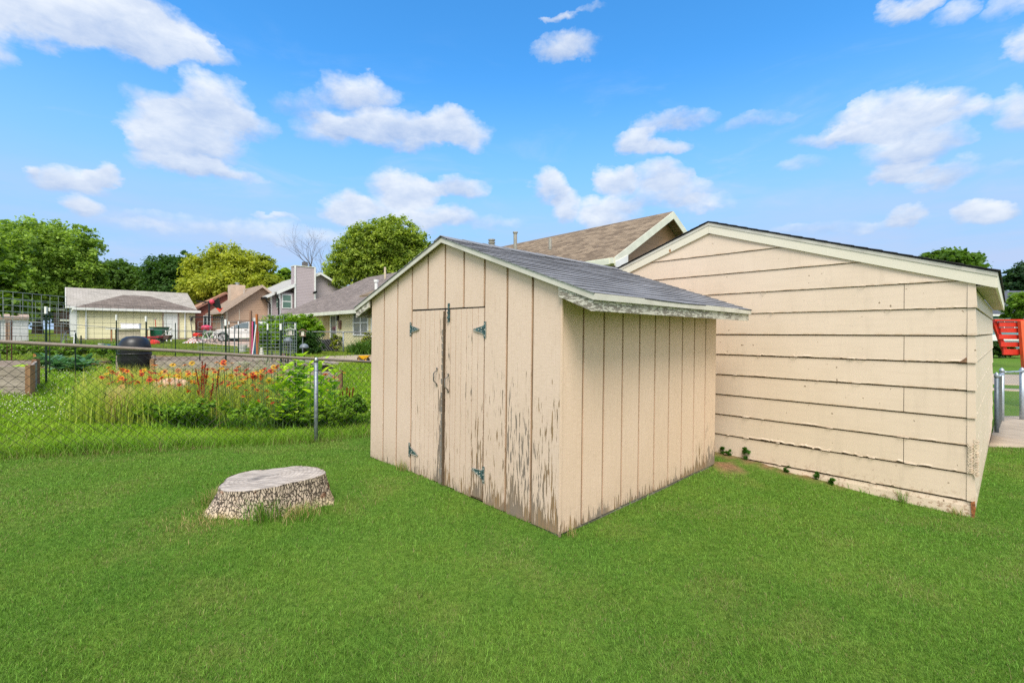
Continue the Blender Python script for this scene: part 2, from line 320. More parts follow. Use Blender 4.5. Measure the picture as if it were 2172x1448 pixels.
def build_ground():
    def axis(lo, hi, near, d0, gr):
        a = [0.]; d = d0
        while a[-1] < hi: a.append(a[-1]+d); d = d if a[-1] < near else d*gr
        b = [0.]; d = d0
        while b[-1] < -lo: b.append(b[-1]+d); d = d if b[-1] < near else d*gr
        return np.array([-x for x in b[1:]][::-1]+a)
    xs = axis(-900, 900, 12, .16, 1.09); ys = axis(-60, 1200, 14, .14, 1.07)
    X, Y = np.meshgrid(xs, ys); Z = gz(X, Y)
    Z += (vnoise(X, Y, 1.1, 5)-.5)*.03*np.clip(1-Y/40, 0, 1)
    sm = soil_mask(X, Y); Z += np.where(sm > .1, (vnoise(X, Y, 3, 6))*.05, 0)
    nx, ny = len(xs), len(ys); idx = np.arange(nx*ny).reshape(ny, nx)
    q = np.stack([idx[:-1, :-1], idx[:-1, 1:], idx[1:, 1:], idx[1:, :-1]], -1).reshape(-1, 4)
    c = zone_cols(X, Y)*np.array([.62, .62, .7]); c = c*(1-sm[..., None])+np.array([.27, .17, .10])*sm[..., None]
    m_, g = newmat('ground'); a = g.n('Attribute', attribute_name='Col')
    n_ = g.noise(g.ob, 22, 6, .7); n2_ = g.noise(g.ob, 90, 4, .7); n3 = g.noise(g.ob, 3, 5, .6)
    cc = g.mix(g.ss(n_, .3, .7), g.mix(1., a.outputs[0], (.60, .66, .6), 'MULTIPLY'), g.mix(1., a.outputs[0], (1.3, 1.22, 1.2), 'MULTIPLY'))
    cc = g.mix(g.ss(n3, .35, .7, 0, .5), cc, g.mix(1., cc, (1.25, 1.05, 1.), 'MULTIPLY'))
    setb(g, Base_Color=cc, Roughness=1., Specular_IOR_Level=.05); bump(g, g.m('ADD', n_, g.m('MULTIPLY', n2_, .5)), .8, .03)
    o = np_mesh('ground', np.stack([X, Y, Z], -1).reshape(-1, 3), q.ravel(), np.full(len(q), 4), m_, col=c.reshape(-1, 3), smooth=True)
    tag(o, kind='structure')
build_ground()
def lay_sheet(name, poly, mat_, lift=.03, sub=.4, label=None, cat=None, th=.0):
    """thin sheet draped over the ground from a plan polygon (quad)"""
    A, B, C, D = [np.array(p[:2], float) for p in poly]
    nu = max(2, int(np.linalg.norm(B-A)/sub)); nv = max(2, int(np.linalg.norm(D-A)/sub))
    u, v = np.meshgrid(np.linspace(0, 1, nu+1), np.linspace(0, 1, nv+1))
    P = (A*(1-u[..., None])+B*u[..., None])*(1-v[..., None])+(D*(1-u[..., None])+C*u[..., None])*v[..., None]
    Z = gz(P[..., 0], P[..., 1])+lift
    idx = np.arange(u.size).reshape(u.shape); q = np.stack([idx[:-1, :-1], idx[:-1, 1:], idx[1:, 1:], idx[1:, :-1]], -1).reshape(-1, 4)
    V = np.stack([P[..., 0], P[..., 1], Z], -1).reshape(-1, 3)
    # skirt so that the slab has thickness
    ring = list(idx[0, :])+list(idx[1:, -1])+list(idx[-1, :-1][::-1])+list(idx[1:-1, 0][::-1]); nb = len(V)
    V2 = V[ring].copy(); V2[:, 2] -= lift+.06; sk = [(ring[i], nb+i, nb+(i+1) % len(ring), ring[(i+1) % len(ring)]) for i in range(len(ring))]
    o = np_mesh(name, np.vstack([V, V2]), np.r_[q.ravel(), np.array(sk).ravel()], np.full(len(q)+len(sk), 4), mat_)
    return tag(o, kind='structure')
CONC, g = newmat('concrete'); n_ = g.noise(g.ob, 2.5, 6, .6); n2_ = g.noise(g.ob, 60, 4)
cc = g.mix(g.ss(n_, .35, .7), (.42, .34, .25), (.30, .24, .175)); cc = g.mix(g.ss(n2_, .35, .65, 0, .5), cc, (.47, .39, .30))
setb(g, Base_Color=cc, Roughness=.95); bump(g, n2_, .3, .004)
lay_sheet('concrete_path', [gp(2098, 948), gp(2700, 960), gp(2420, 880), gp(2112, 884)], CONC, .03)
lay_sheet('sidewalk', [gp(2040, 812), gp(2500, 826), gp(2440, 803), gp(2040, 791)], CONC, .03, .8)
lay_sheet('sidewalk', [gp(1990, 822), gp(2500, 842), gp(2500, 838), gp(1990, 818)], CONC, .03, .8)
lay_sheet('garden_path', [gp(628, 767), gp(800, 771), gp(800, 753), gp(690, 757)], CONC, .03, .5)
PINK = plain((.50, .36, .29), .9, .15, 5)
lay_sheet('patio', [gp(395, 725.5), gp(535, 737), gp(600, 722), gp(430, 716)], PINK, .03, .8)
# ------------------------------------------------------------------ the garden shed
def shed_paint(name, kind):
    """aged cream paint; worn-through patches of bare wood where the boards weather (local z up)"""
    m_, g = newmat(name); sp = g.n('SeparateXYZ', {0: g.ob}); X, Y, Z = sp.outputs
    fine = g.noise(g.scale(g.ob, (14, 14, 120)), 1., 4, .7)             # rough-sawn cross grain
    grain = g.noise(g.scale(g.ob, (90, 90, 3)), 1., 4, .6)
    flake = g.m('ADD', g.m('MULTIPLY', g.noise(g.scale(g.ob, (58, 58, 5.5)), 1., 3, .5), .62), g.m('MULTIPLY', g.noise(g.scale(g.ob, (22, 22, 3.4)), 1., 4, .6), .38))
    flake2 = g.noise(g.scale(g.ob, (120, 120, 9)), 1., 4, .6)
    big = g.noise(g.scale(g.ob, (3, 3, 1.2)), 1., 3, .5)
    warm = g.noise(g.ob, 1.1, 3)
    base = g.mix(g.ss(warm, .35, .65), *(((.84, .62, .465), (.80, .585, .43)) if kind == 'side' else ((.80, .612, .485), (.75, .567, .44))))  # same paint all round; side base carries its warmer light in the colour
    base = g.mix(g.ss(fine, .35, .7, 0, .34), base, g.mix(1., base, (.72, .68, .62), 'MULTIPLY'))
    base = g.mix(g.ss(grain, .5, .72, 0, .40), base, g.mix(1., base, (.8, .76, .7), 'MULTIPLY'))
    foot = g.m('POWER', 2.718, g.m('MULTIPLY', Z, -1/.13))               # strong at the foot of the wall
    if kind == 'front':
        near = g.m('MULTIPLY', g.ss(Y, 1.35, .6), g.ss(Z, 2.0, .8))
        th = g.m('SUBTRACT', .670, g.m('MULTIPLY', foot, .18)); th = g.m('SUBTRACT', th, g.m('MULTIPLY', near, .128))
    elif kind == 'door':
        mid = g.m('MULTIPLY', g.ss(g.m('ABSOLUTE', g.m('SUBTRACT', Y, 1.55)), .20, .0), g.ss(Z, 2.4, .6))
        rt = g.m('MULTIPLY', g.ss(Y, 1.3, .95), g.ss(Z, 1.3, .4))
        th = g.m('SUBTRACT', .622, g.m('MULTIPLY', foot, .14)); th = g.m('SUBTRACT', th, g.m('MULTIPLY', mid, .11)); th = g.m('SUBTRACT', th, g.m('MULTIPLY', rt, .10)); th = g.m('SUBTRACT', th, .012)
    elif kind == 'side':
        back = g.m('MULTIPLY', g.ss(X, 1.6, 2.7), g.ss(Z, 1.1, .35))
        th = g.m('SUBTRACT', .675, g.m('MULTIPLY', foot, .24)); th = g.m('SUBTRACT', th, g.m('MULTIPLY', back, .085))
    else: th = g.m('SUBTRACT', .70, g.m('MULTIPLY', foot, .1))
    fl = g.m('ADD', g.m('MULTIPLY', flake, .72), g.m('ADD', g.m('MULTIPLY', flake2, .16), g.m('MULTIPLY', big, .12)))
    mask = g.ss(g.m('SUBTRACT', fl, th), -.004, .010)
    wood = g.mix(g.ss(g.noise(g.scale(g.ob, (70, 70, 3)), 1., 4), .35, .65), (.36, .215, .10), (.22, .16, .105))
    wood = g.mix(g.ss(big, .45, .6), wood, (.24, .19, .15))
    rim = g.ss(g.m('SUBTRACT', fl, th), -.05, -.004, 0, .35)
    col = g.mix(rim, base, (.60, .47, .36)); col = g.mix(mask, col, wood)
    dirt = g.m('MULTIPLY', foot, g.ss(g.noise(g.ob, 14, 4), .3, .7, .1, .6)); col = g.mix(dirt, col, (.33, .24, .17))
    setb(g, Base_Color=col, Roughness=g.m('ADD', .62, g.m('MULTIPLY', mask, .3)), Specular_IOR_Level=.25)
    h = g.m('SUBTRACT', g.m('ADD', g.m('MULTIPLY', fine, .35), g.m('MULTIPLY', grain, .25)), g.m('MULTIPLY', mask, .55)); bump(g, h, .5, .004)
    return m_
PF, PD, PS_ = shed_paint('shed_front_paint', 'front'), shed_paint('shed_door_paint', 'door'), shed_paint('shed_side_lit_paint', 'side')
GROOVE, g = newmat('groove'); n_ = g.noise(g.scale(g.ob, (30, 30, 4)), 1., 4)
setb(g, Base_Color=g.mix(g.ss(n_, .35, .7), (.33, .21, .125), (.19, .12, .07)), Roughness=.9)
TRIM, g = newmat('aged_green_white_trim'); v = g.noise(g.scale(g.ob, (14, 14, 60)), 1., 5, .65); v2 = g.noise(g.ob, 3.2, 4)
mk = g.m('MULTIPLY', g.ss(v, .46, .52), g.ss(v2, .36, .5)); wd = g.mix(g.noise(g.scale(g.ob, (9, 9, 120)), 1., 3), (.15, .125, .10), (.36, .32, .26))
setb(g, Base_Color=g.mix(mk, (.64, .59, .50), wd), Roughness=.85); bump(g, g.m('MULTIPLY', mk, -1.), .6, .004)
TRIMC, g = newmat('pale_green_metal_edge'); v = g.noise(g.ob, 5, 4); setb(g, Base_Color=g.mix(g.ss(v, .35, .7), (.68, .64, .55), (.56, .52, .44)), Roughness=.5)
def kinked(y): return abs(y-SW/2)
PIT = .347; WH = 1.954
def soff(y): return WH+PIT*(SW/2-abs(y-SW/2))         # underside line of the roof over the front
shed = empty('garden_shed', None, label='small cream wooden garden shed with peeling paint and double doors', cat='shed', mat=SHM)
DY0, DY1, DZ1 = .915, 2.135, 1.82                    # door opening
bw = SW/10
def front_wall(x0, x1, sgn, name, doors):
    mb = MB()
    for i in range(10):
        y0, y1 = i*bw, (i+1)*bw; a, b = y0+(.014 if i else 0), y1-(.014 if i < 9 else 0)
        zb = .012+.012*random.random() if doors else .03
        if doors and y0 > DY0-.01 and y1 < DY1+.01: zb = DZ1+.004
        top = [(x0, a, soff(a)+.02), (x0, b, soff(b)+.02)]
        mid = [(x0, SW/2, soff(SW/2)+.02)] if a < SW/2-.01 and b > SW/2+.01 else []
        mb.prism([(x0, a, zb), top[0]]+mid+[top[1], (x0, b, zb)], (x1-x0, 0, 0))
    o = mb.build(name, PF, shed)
    gb = MB(); xa = x0+.010*sgn
    if doors:
        gb.prism([(xa, .012, .02), (xa, .012, soff(.01)), (xa, DY0, soff(DY0)), (xa, DY0, .02)], (.004*sgn, 0, 0))
        gb.prism([(xa, DY1, .02), (xa, DY1, soff(DY1)), (xa, SW-.012, soff(SW)), (xa, SW-.012, .02)], (.004*sgn, 0, 0))
        gb.prism([(xa, DY0+.002, DZ1+.01), (xa, DY0+.002, soff(DY0)), (xa, SW/2, soff(SW/2)), (xa, DY1-.002, soff(DY1)), (xa, DY1-.002, DZ1+.01)], (.004*sgn, 0, 0))
        gb.box((.022, DY0-.02, .0), (.03, DY1+.02, DZ1+.03), 1)
        gb.build('wall_backing', [GROOVE, BLACKM], o)
    return o
fw = front_wall(0, .014, 1, 'front_wall', True)
# the side wall that faces right, with its own boards; the two hidden walls are plain
mb = MB(); gbk = MB(); sw_ = SD/10
for i in range(10):
    a, b = i*sw_+(.012 if i else .016), (i+1)*sw_-(.013 if i < 9 else 0)
    mb.box((a, .002, .012+.008*random.random()), (b, .016, WH+.03))
gbk.box((.016, .0125, .02), (SD-.004, .018, WH+.03))
so_ = mb.build('side_wall', PS_, shed); gbk.build('wall_backing', GROOVE, so_)
mb = MB(); mb.box((.015, SW-.016, .02), (SD, SW-.002, WH+.03)); mb.build('side_wall', PS_, shed)
mb = MB(); mb.prism([(SD, .02, .02), (SD, .02, WH), (SD, SW/2, soff(SW/2)), (SD, SW-.02, WH), (SD, SW-.02, .02)], (-.014, 0, 0)); mb.build('back_wall', PS_, shed)
mb = MB(); mb.box((.014, .018, -.12), (SD-.02, .05, .03)); mb.box((.03, .03, -.15), (SD-.03, SW-.03, -.005)); mb.box((.01, .02, -.12), (.04, SW-.02, .01))
mb.build('sill', GREYWOODX, shed)
mb = MB(); mb.box((-.003, -.014, .0), (.012, .0018, WH-.02)); mb.build('corner_trim', PS_, shed)
# doors: tongue-and-groove planks
ROT = woodmat((.10, .066, .042), (.20, .135, .085), (.04, .028, .02), 'z', 'dark_rotten_wood')
ym = (DY0+DY1)/2
def door(y0, y1, side):
    mb = MB(); n = 7; wds = [(y1-y0)/n]*n; y = y0
    for i in range(n):
        a, b = y+.0034, y+wds[i]-.0034; y += wds[i]
        zt = DZ1-.008+.006*((a-DY0)/1.2)*-1; zb = .02+.03*random.random()
        mb.prism([(.004+.002*random.random(), a, zb), (.004, a, zt), (.004, b, zt), (.004, b, zb)], (.012, 0, 0))
    d = mb.build('door', PD, shed)
    gb = MB(); gb.box((.0135, y0+.003, .03), (.0158, y1-.003, DZ1-.012)); gb.build('door_backing', GROOVE, d)
    return d
dr, dl = door(DY0+.004, ym-.012, 0), door(ym+.012, DY1-.004, 1)
mb = MB(); random.seed(3)
for k in range(28):
    z0 = .03+k*.063; wdt = .009+.006*random.random(); mb.prism([(-.008-.003*random.random(), ym-.009-.004*random.random(), z0), (-.009, ym-.009, z0+.0628), (-.010, ym+wdt, z0+.0628), (-.010, ym+wdt+.003*random.random(), z0)], (.016, 0, 0))
mb.build('meeting_strip', ROT, dl)
mb = MB(); px_ = [(.002, ym+.02+.0*k, 0) for k in range(2)]
for k in range(22):       # bare weathered edge plank beside the gap, ragged outline
    z0 = .05+k*.071; a = .020+.030*abs(math.sin(k*1.7))*(1.25-z0/1.9); mb.prism([(.0025, ym+.022, z0), (.0025, ym+.022, z0+.071), (.0025, ym+.022+a, z0+.062), (.0025, ym+.022+a*.8, z0+.01)], (.003, 0, 0))
mb.build('bare_edge', woodmat((.20, .175, .15), (.33, .29, .25), (.06, .05, .045), 'z', 'grey_bare_wood'), dl)
# strap hinges, bolt and pull handles
TEAL = plain((.085, .15, .155), .45, .45, 30, .5, .5)
PALE = plain((.55, .50, .42), .7, .3, 40)
def hinge(parent, y, z, s_, drop=0.):
    """T hinge: plate on the frame, tapering strap on the door (s_=+1 strap towards +y)"""
    mb = MB(); mb.box((-.006, y-.018*s_-.016, z-.075), (-.0005, y-.018*s_+.016, z+.075)); 
    o = mb.build('hinge', TEAL, parent, bevel=.001)
    st = MB(); L = .155
    st.prism([(-.0065, y+.004*s_, z-.036), (-.0065, y+.004*s_, z+.036), (-.0065, y+L*.85*s_, z+.010+drop), (-.0065, y+L*s_, z+drop), (-.0065, y+L*.85*s_, z-.010+drop)], (.006, 0, 0))
    st.build('strap', TEAL, o)
    rm = MB()
    P = [(y+.004*s_, z+.036), (y+L*.85*s_, z+.010+drop), (y+L*s_, z+drop), (y+L*.85*s_, z-.010+drop), (y+.004*s_, z-.036)]
    for p, q in zip(P[:-1], P[1:]): rm.beam((-.0072, p[0], p[1]), (-.0072, q[0], q[1]), .004, .002, (1, 0, 0))
    rm.beam((-.0072, y-.018*s_-.015, z-.075), (-.0072, y-.018*s_-.015, z+.075), .004, .002, (1, 0, 0))
    for (yy, zz) in [(y+.03*s_, z+.014), (y+.03*s_, z-.014), (y+.07*s_, z), (y+.12*s_, z+drop), (y-.018*s_, z+.055), (y-.018*s_, z), (y-.018*s_, z-.055)]:
        rm.lathe([(.0001, 0), (.0055, .001), (.0055, .004)], 8, (-.0105, yy, zz), 0, 'x')
    rm.build('screw', PALE, o)
    pin = MB(); pin.tube([(-.010, y, z-.04), (-.010, y, z+.04)], .006, 8); pin.build('pin', TEAL, o)
hinge(dr, DY0+.0, 1.61, 1); hinge(dr, DY0, .28, 1, .022); hinge(dl, DY1, 1.61, -1); hinge(dl, DY1, .275, -1, -.03)
def handle(parent, y, z):
    mb = MB(); mb.tube([(-.004, y, z+.075), (-.016, y+.002, z+.06), (-.036, y+.012, z+.038), (-.036, y+.012, z-.038), (-.016, y+.002, z-.06), (-.004, y, z-.075)], [.006, .0055, .007, .007, .0055, .006], 8)
    mb.lathe([(.0001, 0), (.012, .0), (.012, .004)], 10, (-.006, y, z+.085), 0, 'x'); mb.lathe([(.0001, 0), (.012, .0), (.012, .004)], 10, (-.006, y, z-.085), 0, 'x')
    mb.build('handle', plain((.20, .18, .16), .45, .4, 40, .5), parent, smooth=True)
handle(dr, ym-.075, 1.075); handle(dl, ym+.12, 1.12)
mb = MB(); yb = ym-.075; mb.box((-.005, yb-.014, DZ1-.13), (.003, yb+.014, DZ1-.012)); mb.tube([(-.011, yb, DZ1-.14), (-.011, yb, DZ1+.045)], .006, 8)
mb.box((-.018, yb-.017, DZ1-.05), (-.004, yb+.017, DZ1-.035)); mb.box((-.018, yb-.017, DZ1-.10), (-.004, yb+.017, DZ1-.085)); mb.box((-.012, yb-.013, DZ1+.02), (-.0005, yb+.013, DZ1+.05))
mb.build('bolt', TEAL, dr, bevel=.001)
# roof: real shingle courses stepping down both slopes
OV = .335; XF, XB = -.045, SD+.10; TH = .05
def rz(y): return WH+.02+PIT*(SW/2-abs(y-SW/2))
mb = MB()
for s_ in (0, 1):
    ye = -OV if s_ == 0 else SW+OV; yr = SW/2
    mb.prism([(XF+.004, ye, rz(ye)+.002), (XF+.004, yr, rz(yr)+.002), (XF+.004, yr, rz(yr)+.02), (XF+.004, ye, rz(ye)+.02)], (XB-XF-.008, 0, 0))
rd = mb.build('roof_deck', plain((.30, .22, .15), .9, .2, 9), shed)
SHG, g = newmat('grey_shingles'); n_ = g.noise(g.ob, 160, 3, .7); n2_ = g.noise(g.ob, 2.2, 4); sp = g.n('SeparateXYZ', {0: g.ob})
tb = g.n('TexWhiteNoise', {0: g.n('CombineXYZ', {0: g.m('FLOOR', g.m('MULTIPLY', sp.outputs[0], 3.28)), 1: g.m('FLOOR', g.m('MULTIPLY', sp.outputs[1], 9.1))}).outputs[0]}, noise_dimensions='3D').outputs[0]
cc = g.mix(g.ss(n_, .32, .68), (.13, .132, .145), (.34, .345, .36)); cc = g.mix(g.m('MULTIPLY', tb, .35), cc, (.13, .135, .155)); cc = g.mix(g.ss(n2_, .4, .7, 0, .4), cc, (.25, .25, .265))
setb(g, Base_Color=cc, Roughness=.92, Specular_IOR_Level=.3); bump(g, n_, .6, .003)
mb = MB(); nc = 19; NX = 30; random.seed(11)
for s_ in (0, 1):
    ye = -OV-.025 if s_ == 0 else SW+OV+.025; yr = SW/2; sg = 1 if s_ == 0 else -1
    for i in range(nc):
        f0, f1 = i/nc, min(1., (i+1.25)/nc); y0, y1 = ye+(yr-ye)*f0, ye+(yr-ye)*f1
        if i > 0: y0 += .010*random.uniform(-1, 1)
        ph = random.random()*9; row = []
        for k in range(NX+1):
            x = XF-.02+(XB-XF+.04)*k/NX; wv_ = .0022*math.sin(x*5+ph)+.0018*random.random(); sag = -.012*math.sin(PI*k/NX)*(1-f0)
            yy = y0-sg*(.004*math.sin(x*3.1+ph))
            row.append([(x, yy, rz(yy)+.026+sag*.3), (x, yy, rz(yy)+.036+wv_+sag*.3), (x, y1, rz(y1)+.0275+sag*.3)])
        b = len(mb.v); mb.v += [tuple(p) for r_ in row for p in r_]
        for k in range(NX):
            q = b+k*3; f = [(q, q+3, q+4, q+1), (q+1, q+4, q+5, q+2)]
            if s_: f = [t[::-1] for t in f]
            mb.f += f; mb.mi += [1, 0]
        for q in (b, b+NX*3): mb.f.append((q, q+1, q+2)); mb.mi.append(0)
for k in range(11):   # ridge caps
    x0 = XF-.022+k*(XB-XF+.02)/11; x1 = x0+.31; zz = rz(SW/2)+.036+.006*random.random()
    for sg in (-1, 1): mb.prism([(x0, SW/2, zz+.012), (x0, SW/2+sg*.12, zz+.006-PIT*.12), (x0, SW/2+sg*.12, zz-PIT*.12), (x0, SW/2, zz+.004)], (x1-x0, 0, -.006))
mb.build('shingles', [SHG, plain((.07, .07, .078), .95, .3, 40)], shed)
# metal drip edge and wooden fascia boards
mb = MB()
for s_ in (0, 1):
    ye = -OV-.012 if s_ == 0 else SW+OV+.012; yr = SW/2
    for xx in (XF-.012, XB):
        mb.prism([(xx, ye, rz(ye)-.022), (xx, yr, rz(yr)-.022), (xx, yr, rz(yr)+.026), (xx, ye, rz(ye)+.026)], (.012, 0, 0))
    mb.box((XF-.012, min(ye, ye+(.012 if s_ else -.012)), rz(ye)-.022), (XB+.012, max(ye, ye+(.012 if s_ else -.012)), rz(ye)+.026))
mb.build('drip_edge', TRIMC, shed)
mb = MB()
for s_ in (0, 1):
    ye = -OV if s_ == 0 else SW+OV; d = 1 if s_ == 0 else -1; zt = rz(ye)
    mb.box((XF+.0, min(ye, ye+.02*d), zt-.105), (XB-.002, max(ye, ye+.02*d), zt-.0215)) 
    yw = -.004 if s_ == 0 else SW+.004
    for xx in (XF+.002, XB-.024): mb.prism([(xx, ye+.0202*d, zt-.103), (xx, ye+.0202*d, zt-.02), (xx, yw, rz(yw)-.023), (xx, yw, rz(yw)-.10)], (.022, 0, 0))
mb.build('fascia', TRIM, shed)
mb = MB()   # rafter tails under the eaves
for k in range(6):
    x = .1+k*.54
    for s_ in (0, 1):
        ye = -OV+.022 if s_ == 0 else SW+OV-.022; yw = -.002 if s_ == 0 else SW+.002
        mb = MB(); mb.prism([(x, ye, rz(ye)-.085), (x, ye, rz(ye)), (x, yw, rz(yw)), (x, yw, rz(yw)-.085)], (.038, 0, 0))
        mb.build('rafter', plain((.36, .27, .18), .85, .2, 9), shed)

# ------------------------------------------------------------------ the big garage with lap siding
GP_, g = newmat('garage_cream_paint'); sp = g.n('SeparateXYZ', {0: g.ob}); X, Y, Z = sp.outputs
n_ = g.noise(g.scale(g.ob, (3, 3, 30)), 1., 4, .6); n2_ = g.noise(g.ob, .9, 3); n3 = g.noise(g.ob, 26, 5, .7); n4 = g.noise(g.ob, 160, 2)
base = g.mix(g.ss(n2_, .35, .65), (.80, .645, .50), (.76, .61, .465)); base = g.mix(g.ss(n_, .4, .7, 0, .16), base, (.60, .47, .36)); st_ = g.noise(g.scale(g.ob, (9, 9, 1.1)), 1., 5, .65); base = g.mix(g.ss(st_, .5, .75, 0, .35), base, (.62, .50, .38)); ef = g.m('FRACT', g.m('DIVIDE', g.m('SUBTRACT', Z, .259), .27)); base = g.mix(g.m('MULTIPLY', g.ss(ef, .10, .0), g.ss(g.noise(g.ob, 7, 5, .7), .42, .62, 0, .65)), base, (.55, .38, .24))
lowm = g.m('MULTIPLY', g.ss(Z, .42, .12), g.ss(n3, .52, .62)); base = g.mix(lowm, base, (.42, .28, .19))
spk = g.ss(g.noise(g.ob, 21, 2, .4), .745, .765); base = g.mix(spk, base, (.30, .22, .15))
setb(g, Base_Color=base, Roughness=.55, Specular_IOR_Level=.3); bump(g, g.m('ADD', g.m('MULTIPLY', n4, .5), g.m('MULTIPLY', n_, .6)), .12, .004)
RAW = plain((.30, .17, .10), .95, .35, 16)
SEAM_SHADE = plain((.21, .145, .095), .95, .3, 20)  # shadow under the laps, put into the sheathing colour
CURL = plain((.74, .60, .45), .6, .12, 20)
GTRIM, g = newmat('cream_rake_paint'); v = g.noise(g.scale(g.ob, (12, 12, 60)), 1., 5, .7); sp_ = g.ss(g.noise(g.ob, 9, 2, .4), .73, .76)
cc = g.mix(g.ss(v, .30, .34, 1, 0), (.80, .74, .60), (.52, .45, .32)); cc = g.mix(sp_, cc, (.42, .19, .07)); setb(g, Base_Color=cc, Roughness=.7); bump(g, v, .2, .003)
garage = empty('lap_sided_garage', None, label='large cream garage with wide lap siding and cracked paint edges', cat='garage', mat=GAM)
GPIT = .338; GYR = 2.606; GRZ = 3.42
def gro(y): return GRZ-GPIT*abs(y-GYR)               # roof upper line
def grb(y): return gro(y)-.155                         # lower line of the rake board
E_ = .27; seams = [2.149+.27*k for k in range(3, -8, -1)]   # lower edges of the courses
TORN = {2.149: .2, 2.419: .25, 1.609: .6, 1.879: .0, 1.339: .3, 1.069: .0, .799: .45, .529: 1.0, .259: .25}
def jag(y, s_): return (vnoise(np.array([y]), np.array([s_*7.3]), 9., 21)[0]*.6+vnoise(np.array([y]), np.array([s_*3.1]), 37., 22)[0]*.4)
def course(face, lo, hi, n_idx, y0, y1, topf, amount, flip=False):
    """one course of siding: bottom edge stands proud, torn and curled where the paint has failed"""
    N = max(4, int((y1-y0)/.022)); mbv = []; fr = []
    for k in range(N+1):
        y = y0+(y1-y0)*k/N; j = jag(y, n_idx); t = amount*max(0, j-.50)*1.8
        zt = min(hi-(.008 if hi > 1.95 else .015)+(.030 if hi > 3.2 else 0), topf(y)); zb = lo+(.034*t)  # added gap below the lap above, showing dark backing as its shadow line
        zb = min(zb, zt); pr = .015+.016*t
        row = [(-.003, zt), (-.003-.010*((zt-zb)/E_)*.0-(.0105), zb+min(.02, (zt-zb)*.5)), (-pr, zb+.002), (-pr+.010, zb-.001), (.0, zb+.002)]
        mbv.append([face(p, y, z) for p, z in row])
    return mbv
def sid(mb, rows, mi=0):
    b = len(mb.v); n = len(rows[0]); mb.v += [tuple(p) for r_ in rows for p in r_]
    for k in range(len(rows)-1):
        for i in range(n-1): mb.f.append((b+k*n+i, b+(k+1)*n+i, b+(k+1)*n+i+1, b+k*n+i+1)); mb.mi.append(mi if i < 3 else 1)
face_f = lambda p, y, z: (p, y, z)
face_s = lambda p, x, z: (x, p, z)
mb = MB(); tops = lambda y: grb(y)+.01
joint = {0: .527, 1: None, 2: .527, 3: None, 4: .527, 5: None, 6: .527, 7: None, 8: .527}
for k, zl in enumerate(seams):
    am = TORN.get(round(zl, 3), .1); i2 = k-3
    if zl < .0: continue
    segs = [(0., GW)]
    if zl < 2.2 and i2 % 2 == 0: segs = [(0., .525), (.530, GW)]
    if zl < .2: segs = [(0., .525), (.530, GW)]
    for (a, b) in segs:
        # crop where the gable roof has closed over the course
        ys = [y for y in np.linspace(a, b, 400) if tops(y) > zl+.01]
        if not ys: continue
        a2, b2 = max(a, min(ys)), min(b, max(ys)); sid(mb, course(face_f, zl, zl+E_, k, a2, b2, tops, am))
# lowest course: broken and raw towards the shed
rows = []
N = 220
for q in range(N+1):
    y = GW*q/N; j = jag(y, 40); zb = .085+.10*max(0, (y-.9)/1.6 if y < 2.5 else 1)+.035*(j-.5)*2; rows.append([(-.004, y, .243), (-.013, y, max(.2, zb+.01)), (-.017, y, zb), (-.006, y, zb-.004), (0, y, zb)])
b = len(mb.v); mb.v += [p for r_ in rows for p in r_]
for k in range(N):
    for i in range(4): mb.f.append((b+k*5+i, b+k*5+5+i, b+k*5+6+i, b+k*5+1+i)); mb.mi.append(0 if i < 2 and k/N*GW < 1.9 or i < 1 else 1)
# curls of lifted paint along the torn edges
random.seed(5)
for k, zl in enumerate(seams):
    am = TORN.get(round(zl, 3), .1)
    if zl < 0 or am < .2: continue
    y = .02
    while y < min(GW, 3.4):
        L = random.uniform(.02, .10); y += random.uniform(.06, .6)/(.3+am)
        if tops(y) < zl+.06: continue
        h = random.uniform(.004, .012)*(.6+am*.6); pr = -.020-random.uniform(.004, .014)
        P = [(-.017, y, zl+.006), (pr, y+L*.3, zl+h), (pr+.003, y+L*.7, zl+h*.7), (-.018, y+L, zl+.003)]; Q = [(-.019, y, zl-.001), (pr-.004, y+L*.3, zl+h*.25), (pr-.002, y+L*.7, zl+h*.15), (-.019, y+L, zl-.001)]
        b = len(mb.v); mb.v += P+Q; mb.f += [(b+i, b+i+1, b+i+5, b+i+4) for i in range(3)]; mb.mi += [2]*3
gfront = mb.build('front_siding', [GP_, RAW, CURL], garage)
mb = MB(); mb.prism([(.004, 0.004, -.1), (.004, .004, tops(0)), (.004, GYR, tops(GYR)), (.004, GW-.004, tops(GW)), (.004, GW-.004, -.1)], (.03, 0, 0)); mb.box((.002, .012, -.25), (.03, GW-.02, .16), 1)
mb.build('sheathing', [SEAM_SHADE, plain((.42, .30, .21), .95, .3, 12)], gfront)  # sheathing darkened to read as lap shadow; raw board at the foot

# the side wall running away on the right
mb = MB(); topS = lambda x: 2.34
for k, zl in enumerate(seams):
    if zl < 0 or zl > 2.3: continue
    sid(mb, [r_[::1] for r_ in course(face_s, zl, zl+E_, k+50, .0, GD, topS, .5)])
mb.box((0.01, -.004, .06), (GD, .0, .27))
